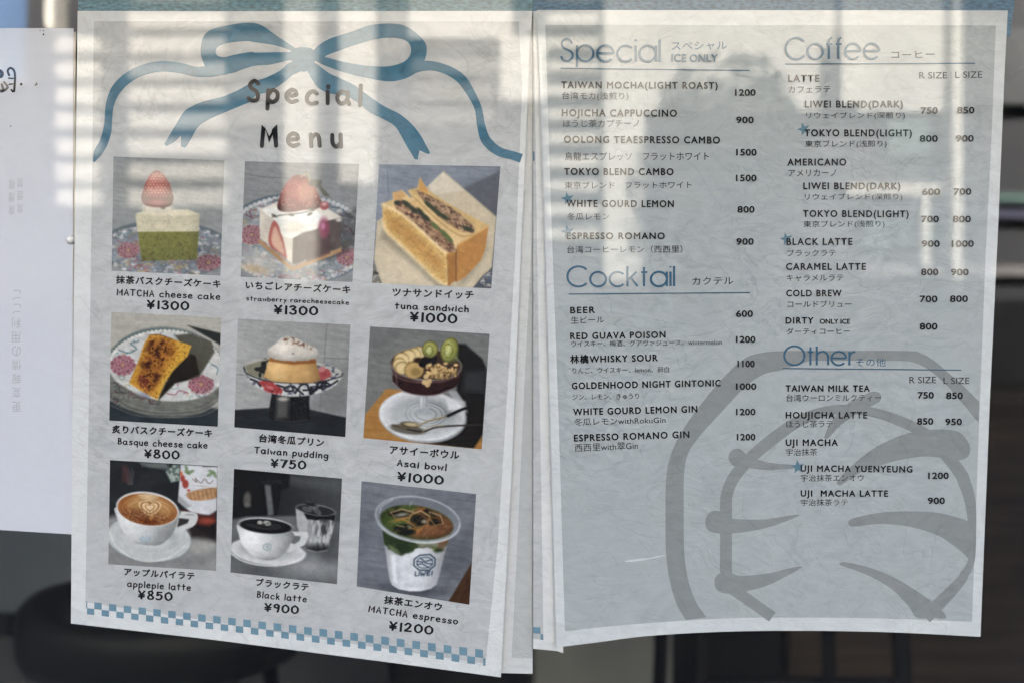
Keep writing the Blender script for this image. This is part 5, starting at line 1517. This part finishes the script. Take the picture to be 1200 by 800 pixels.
DISHES = [
 (pic_matcha, 'printed photo of a green and white cheesecake with a strawberry on top',
  ('抹茶バスクチーズケーキ', 136, 332.3, 258, 337.6, 9.2), ('MATCHA cheese cake', 137, 346, 257.5, 351.4, 7.2), ('¥1300', 172.5, 361.8, 220, 363.2, 9.6)),
 (pic_strawberry, 'printed photo of a white cheesecake under a large cut strawberry',
  ('いちごレアチーズケーキ', 288, 338.3, 410, 344, 9.0), ('strawberry rarecheesecake', 288.5, 352.2, 408.5, 357, 5.0), ('¥1300', 321.5, 367.8, 371, 369.2, 9.8)),
 (pic_tuna, 'printed photo of a toasted tuna sandwich cut in halves',
  ('ツナサンドイッチ', 460, 347.3, 554.5, 350.6, 9.2), ('tuna sandwich', 463, 361.8, 548.5, 365.8, 7.2), ('¥1000', 481, 376.6, 534, 378.4, 10.4)),
 (pic_basque, 'printed photo of a browned cheesecake slice on a flowered plate',
  ('炙りバスクチーズケーキ', 131.6, 506.8, 248, 511.8, 9.2), ('Basque cheese cake', 138, 520, 242.5, 525, 7.2), ('¥800', 169.6, 535.8, 208.8, 537, 9.4)),
 (pic_pudding, 'printed photo of a cream topped pudding in a flowered footed bowl',
  ('台湾冬瓜プリン', 303.7, 517.3, 379, 523, 9.4), ('Taiwan pudding', 298.3, 530.2, 383.8, 536.8, 7.2), ('¥750', 317.7, 546.6, 357, 549, 9.4)),
 (pic_asai, 'printed photo of a purple fruit bowl with banana, kiwi and granola',
  ('アサイーボウル', 456.7, 530.8, 537.5, 537.3, 9.2), ('Asai bowl', 465.5, 545.4, 522.3, 551, 7.4), ('¥1000', 466, 562.7, 518, 566.6, 9.8)),
 (pic_applepie, 'printed photo of a latte cup with a syrup bottle behind it',
  ('アップルパイラテ', 145.6, 673.5, 227.3, 678.8, 8.6), ('applepie latte', 149.3, 687, 223, 691.4, 7.2), ('¥850', 162, 701, 200.6, 702.8, 9.4)),
 (pic_black, 'grey toned printed photo of a black latte cup and iced glass',
  ('ブラックラテ', 300, 685.7, 361, 691.8, 8.8), ('Black latte', 301, 699.4, 358.6, 705, 7.2), ('¥900', 310, 715.4, 348.4, 718.4, 9.2)),
 (pic_espresso, 'printed photo of a plastic cup of layered green tea, coffee and milk',
  ('抹茶エンオウ', 450, 706.4, 517, 715.4, 9.2), ('MATCHA espresso', 431.8, 716, 535.6, 731, 7.2), ('¥1200', 456, 737.2, 505.7, 742.6, 9.8)),
]
for fn, lab, jp, la, pr in DISHES:
    fn().mesh('dish_photo', food, YF - 2 * LAY, lab)
    d = type_text('dish_name', *jp, BLACK_INK, food, YF - 3 * LAY, .032, 1.14)
    hand_text('dish_translation', *la, BLACK_INK, d, YF - 3 * LAY, .19, .28, .5, .035)
    hand_text('price', *pr, BLACK_INK, d, YF - 3 * LAY, .20, .28, .4, .03)
# ------------------------------------------------------------------ notice sheet, strips of other sheets, tape, button
ns = empty('notice_sheet', P(30, 624, .0002))
tag(ns, 'plain bluish white notice sheet with cut off handwriting, seen from its back', 'notice')
YN = .0002
sheet('paper', [(-70, 33), (86, 33.5), (85.6, 300), (84.6, 625.6), (-70, 616)], NOTICE_PAPER, ns, YN)
bm = bmesh.new()
pl = []
zz = lambda pts: [Z1(p) for p in pts]
for pts, w in (([(-30, 320), (-6, 312), (8, 322), (4, 336), (-20, 338)], 4.4), ([(40, 332), (34, 312), (46, 300), (62, 312), (66, 345), (62, 402)], 2.6), ([(38, 345), (58, 346)], 1.8), ([(40, 372), (56, 370)], 1.6), ([(56, 404), (50, 396)], 2.2)):
    pl += stroke2(catmull(zz(pts), 4), w)
polys_to_bm(bm, pl, YN - LAY)
dots = lambda L: [[(x + r * math.cos(t), y + r * math.sin(t)) for t in np.linspace(0, 6.0, 9)] for x, y, r in L]
polys_to_bm(bm, dots([(24.8, 99, 1.6)]), YN - LAY)
obj('marker_writing', bm, BLACK_INK, ns)
bm = bmesh.new()
polys_to_bm(bm, dots([(50.8, 36.3, .8), (47, 36, .7), (51, 40.6, 1.1)]), YN - LAY)
obj('ink_speck', bm, BLACK_INK, ns)
bm = bmesh.new()
pl = []
for pts, w in (([(8, 372), (14, 400), (-4, 398)], 3.0), ([(18, 362), (34, 385), (12, 402)], 2.6), ([(155, 375), (162, 371)], 1.8), ([(160, 366), (160, 368)], 1.6), ([(46, 554), (48, 556)], 1.4)):
    pl += stroke2(catmull(zz(pts), 3), w)
polys_to_bm(bm, pl, YN - 2 * LAY)
obj('marker_blot', bm, GREY_MARK, ns)
# print of the other side showing through, so it runs mirrored
def through(text, x, y0, y1, w):
    n = len(text); step = (y1 - y0) / n
    for i, ch in enumerate(text):
        type_text('show_through_print', ch, x + w, y0 + (i + .86) * step, x, y0 + (i + .86) * step, step * .74, FAINT_INK, ns, YN - LAY, -.004)
through('ごご利用の情報変更', 14, 326, 472, 10.5)
through('喫煙席', 10, 198, 243, 7); through('禁煙席', 20, 196, 241, 7)

ub = empty('under_sheet', P(84, 620, .0007))
tag(ub, 'cream sheet edge peeking from beneath the bluish notice sheet', 'sheet')
sheet('paper', [(40, 37), (88.4, 37.5), (88.0, 300), (86.8, 624), (40, 622)], print_mat('cream_paper', (196, 190, 176), .03), ub, .0007)

bs = empty('backing_sheet', P(600, 788, .0009))
tag(bs, 'white bordered grey sheet strip showing beside the slanting edge of the food menu', 'sheet')
sheet('paper', [(560, 20), (624.2, 20), (624.2, 788.8), (560, 787.5)], BACK_PAPER, bs, .0009)
shape('printed_panel', [[(624.1, 262), (624.1, 770.8), (599.6, 770.2), (606, 640), (615, 440)]], BACK_GREY, bs, .0009 - LAY)
ss = empty('tucked_sheet', P(640, 760, -.0012))
tag(ss, 'sliver of a sheet with blue checks tucked under the edge of the drinks menu', 'sheet')
sheet('paper', [(624.8, 13.5), (632, 13.5), (645, 250), (656, 500), (660, 765), (653, 762.2), (624.8, 759.6)], WHITE_PAPER, ss, -.0012)
shape('printed_panel', [[(624.9, 60), (626, 60), (629.5, 300), (634, 560), (636.8, 749.4), (624.9, 748)]], PANEL_INK, ss, -.0012 - LAY)
shape('ribbon_end', [[(624.9, 177.5), (626.4, 178), (626.6, 189), (624.9, 188.6)]], BLUE_INK, ss, -.0012 - 2 * LAY)
bm = bmesh.new()
polys_to_bm(bm, [[(624.9, 733.9), (633.4, 734.6), (633.4, 742.2), (624.9, 741.4)], [(633.4, 742.2), (636.6, 742.5), (636.8, 749.3), (633.4, 749)]], -.0012 - 2 * LAY)
obj('checker_border', bm, CHECK_INK, ss)

def tape_mat(name, rgb):
    m, n, l, b = new_mat(name)
    b.inputs['Roughness'].default_value = .45
    coat(b, .45)
    tc = n.new('ShaderNodeTexCoord')
    mp = n.new('ShaderNodeMapping'); mp.inputs['Scale'].default_value = (260, 260, 700)
    a = n.new('ShaderNodeTexNoise'); a.inputs['Scale'].default_value = 1.0; a.inputs['Detail'].default_value = 5
    l.new(tc.outputs['Object'], mp.inputs[0]); l.new(mp.outputs[0], a.inputs['Vector'])
    mr = n.new('ShaderNodeMapRange'); mr.inputs['From Min'].default_value = .3; mr.inputs['From Max'].default_value = .7
    mr.inputs['To Min'].default_value = .55; mr.inputs['To Max'].default_value = 1.6
    l.new(a.outputs[0], mr.inputs[0])
    mx = n.new('ShaderNodeVectorMath'); mx.operation = 'SCALE'; mx.inputs[0].default_value = ink(rgb)[:3]
    l.new(mr.outputs[0], mx.inputs['Scale']); l.new(mx.outputs[0], b.inputs['Base Color'])
    bp = n.new('ShaderNodeBump'); bp.inputs['Strength'].default_value = .5; bp.inputs['Distance'].default_value = .0006
    l.new(a.outputs[0], bp.inputs['Height']); l.new(bp.outputs[0], b.inputs['Normal'])
    return m
t1 = sheet('adhesive_tape', [(91.5, -30), (624.3, -30), (624.3, 22), (91.5, 22)], tape_mat('teal_tape', (84, 122, 132)), None, .00045)
rebase(t1, P(360, 13, .0005))
tag(t1, 'teal cloth tape strip along the top edge of the food menu', 'tape')
t2 = sheet('adhesive_tape', [(624.7, -30), (1191, -30), (1189, 0), (1184, 44), (1176, 43), (1176, 30), (640, 30), (629.5, 42), (624.7, 40)], tape_mat('blue_tape', (66, 104, 128)), None, .00055)
rebase(t2, P(900, 13, .0006))
tag(t2, 'greyish blue tape strip along the top edge of the drinks menu', 'tape')

bm = bmesh.new()
c = P(83, 281.5, 0)
prof = [(.0001, -.0021), (.0012, -.0020), (.0022, -.0014), (.0027, -.0005), (.0028, .0001)]
rings = [[bm.verts.new((c.x + r * math.cos(6.2832 * i / 24), y, c.z + r * math.sin(6.2832 * i / 24))) for i in range(24)] for r, y in prof]
for A, B in zip(rings, rings[1:]):
    for i in range(24):
        bm.faces.new((A[i], A[(i + 1) % 24], B[(i + 1) % 24], B[i]))
bm.faces.new(rings[0]); bm.faces.new(rings[-1][::-1])
bmesh.ops.recalc_face_normals(bm, faces=bm.faces)
b1 = smooth(obj('round_button', bm, plain_mat('white_plastic', (.82, .81, .77), .3, .5)))
rebase(b1, c)
tag(b1, 'small round white button stuck on the long edge of the notice sheet', 'button')
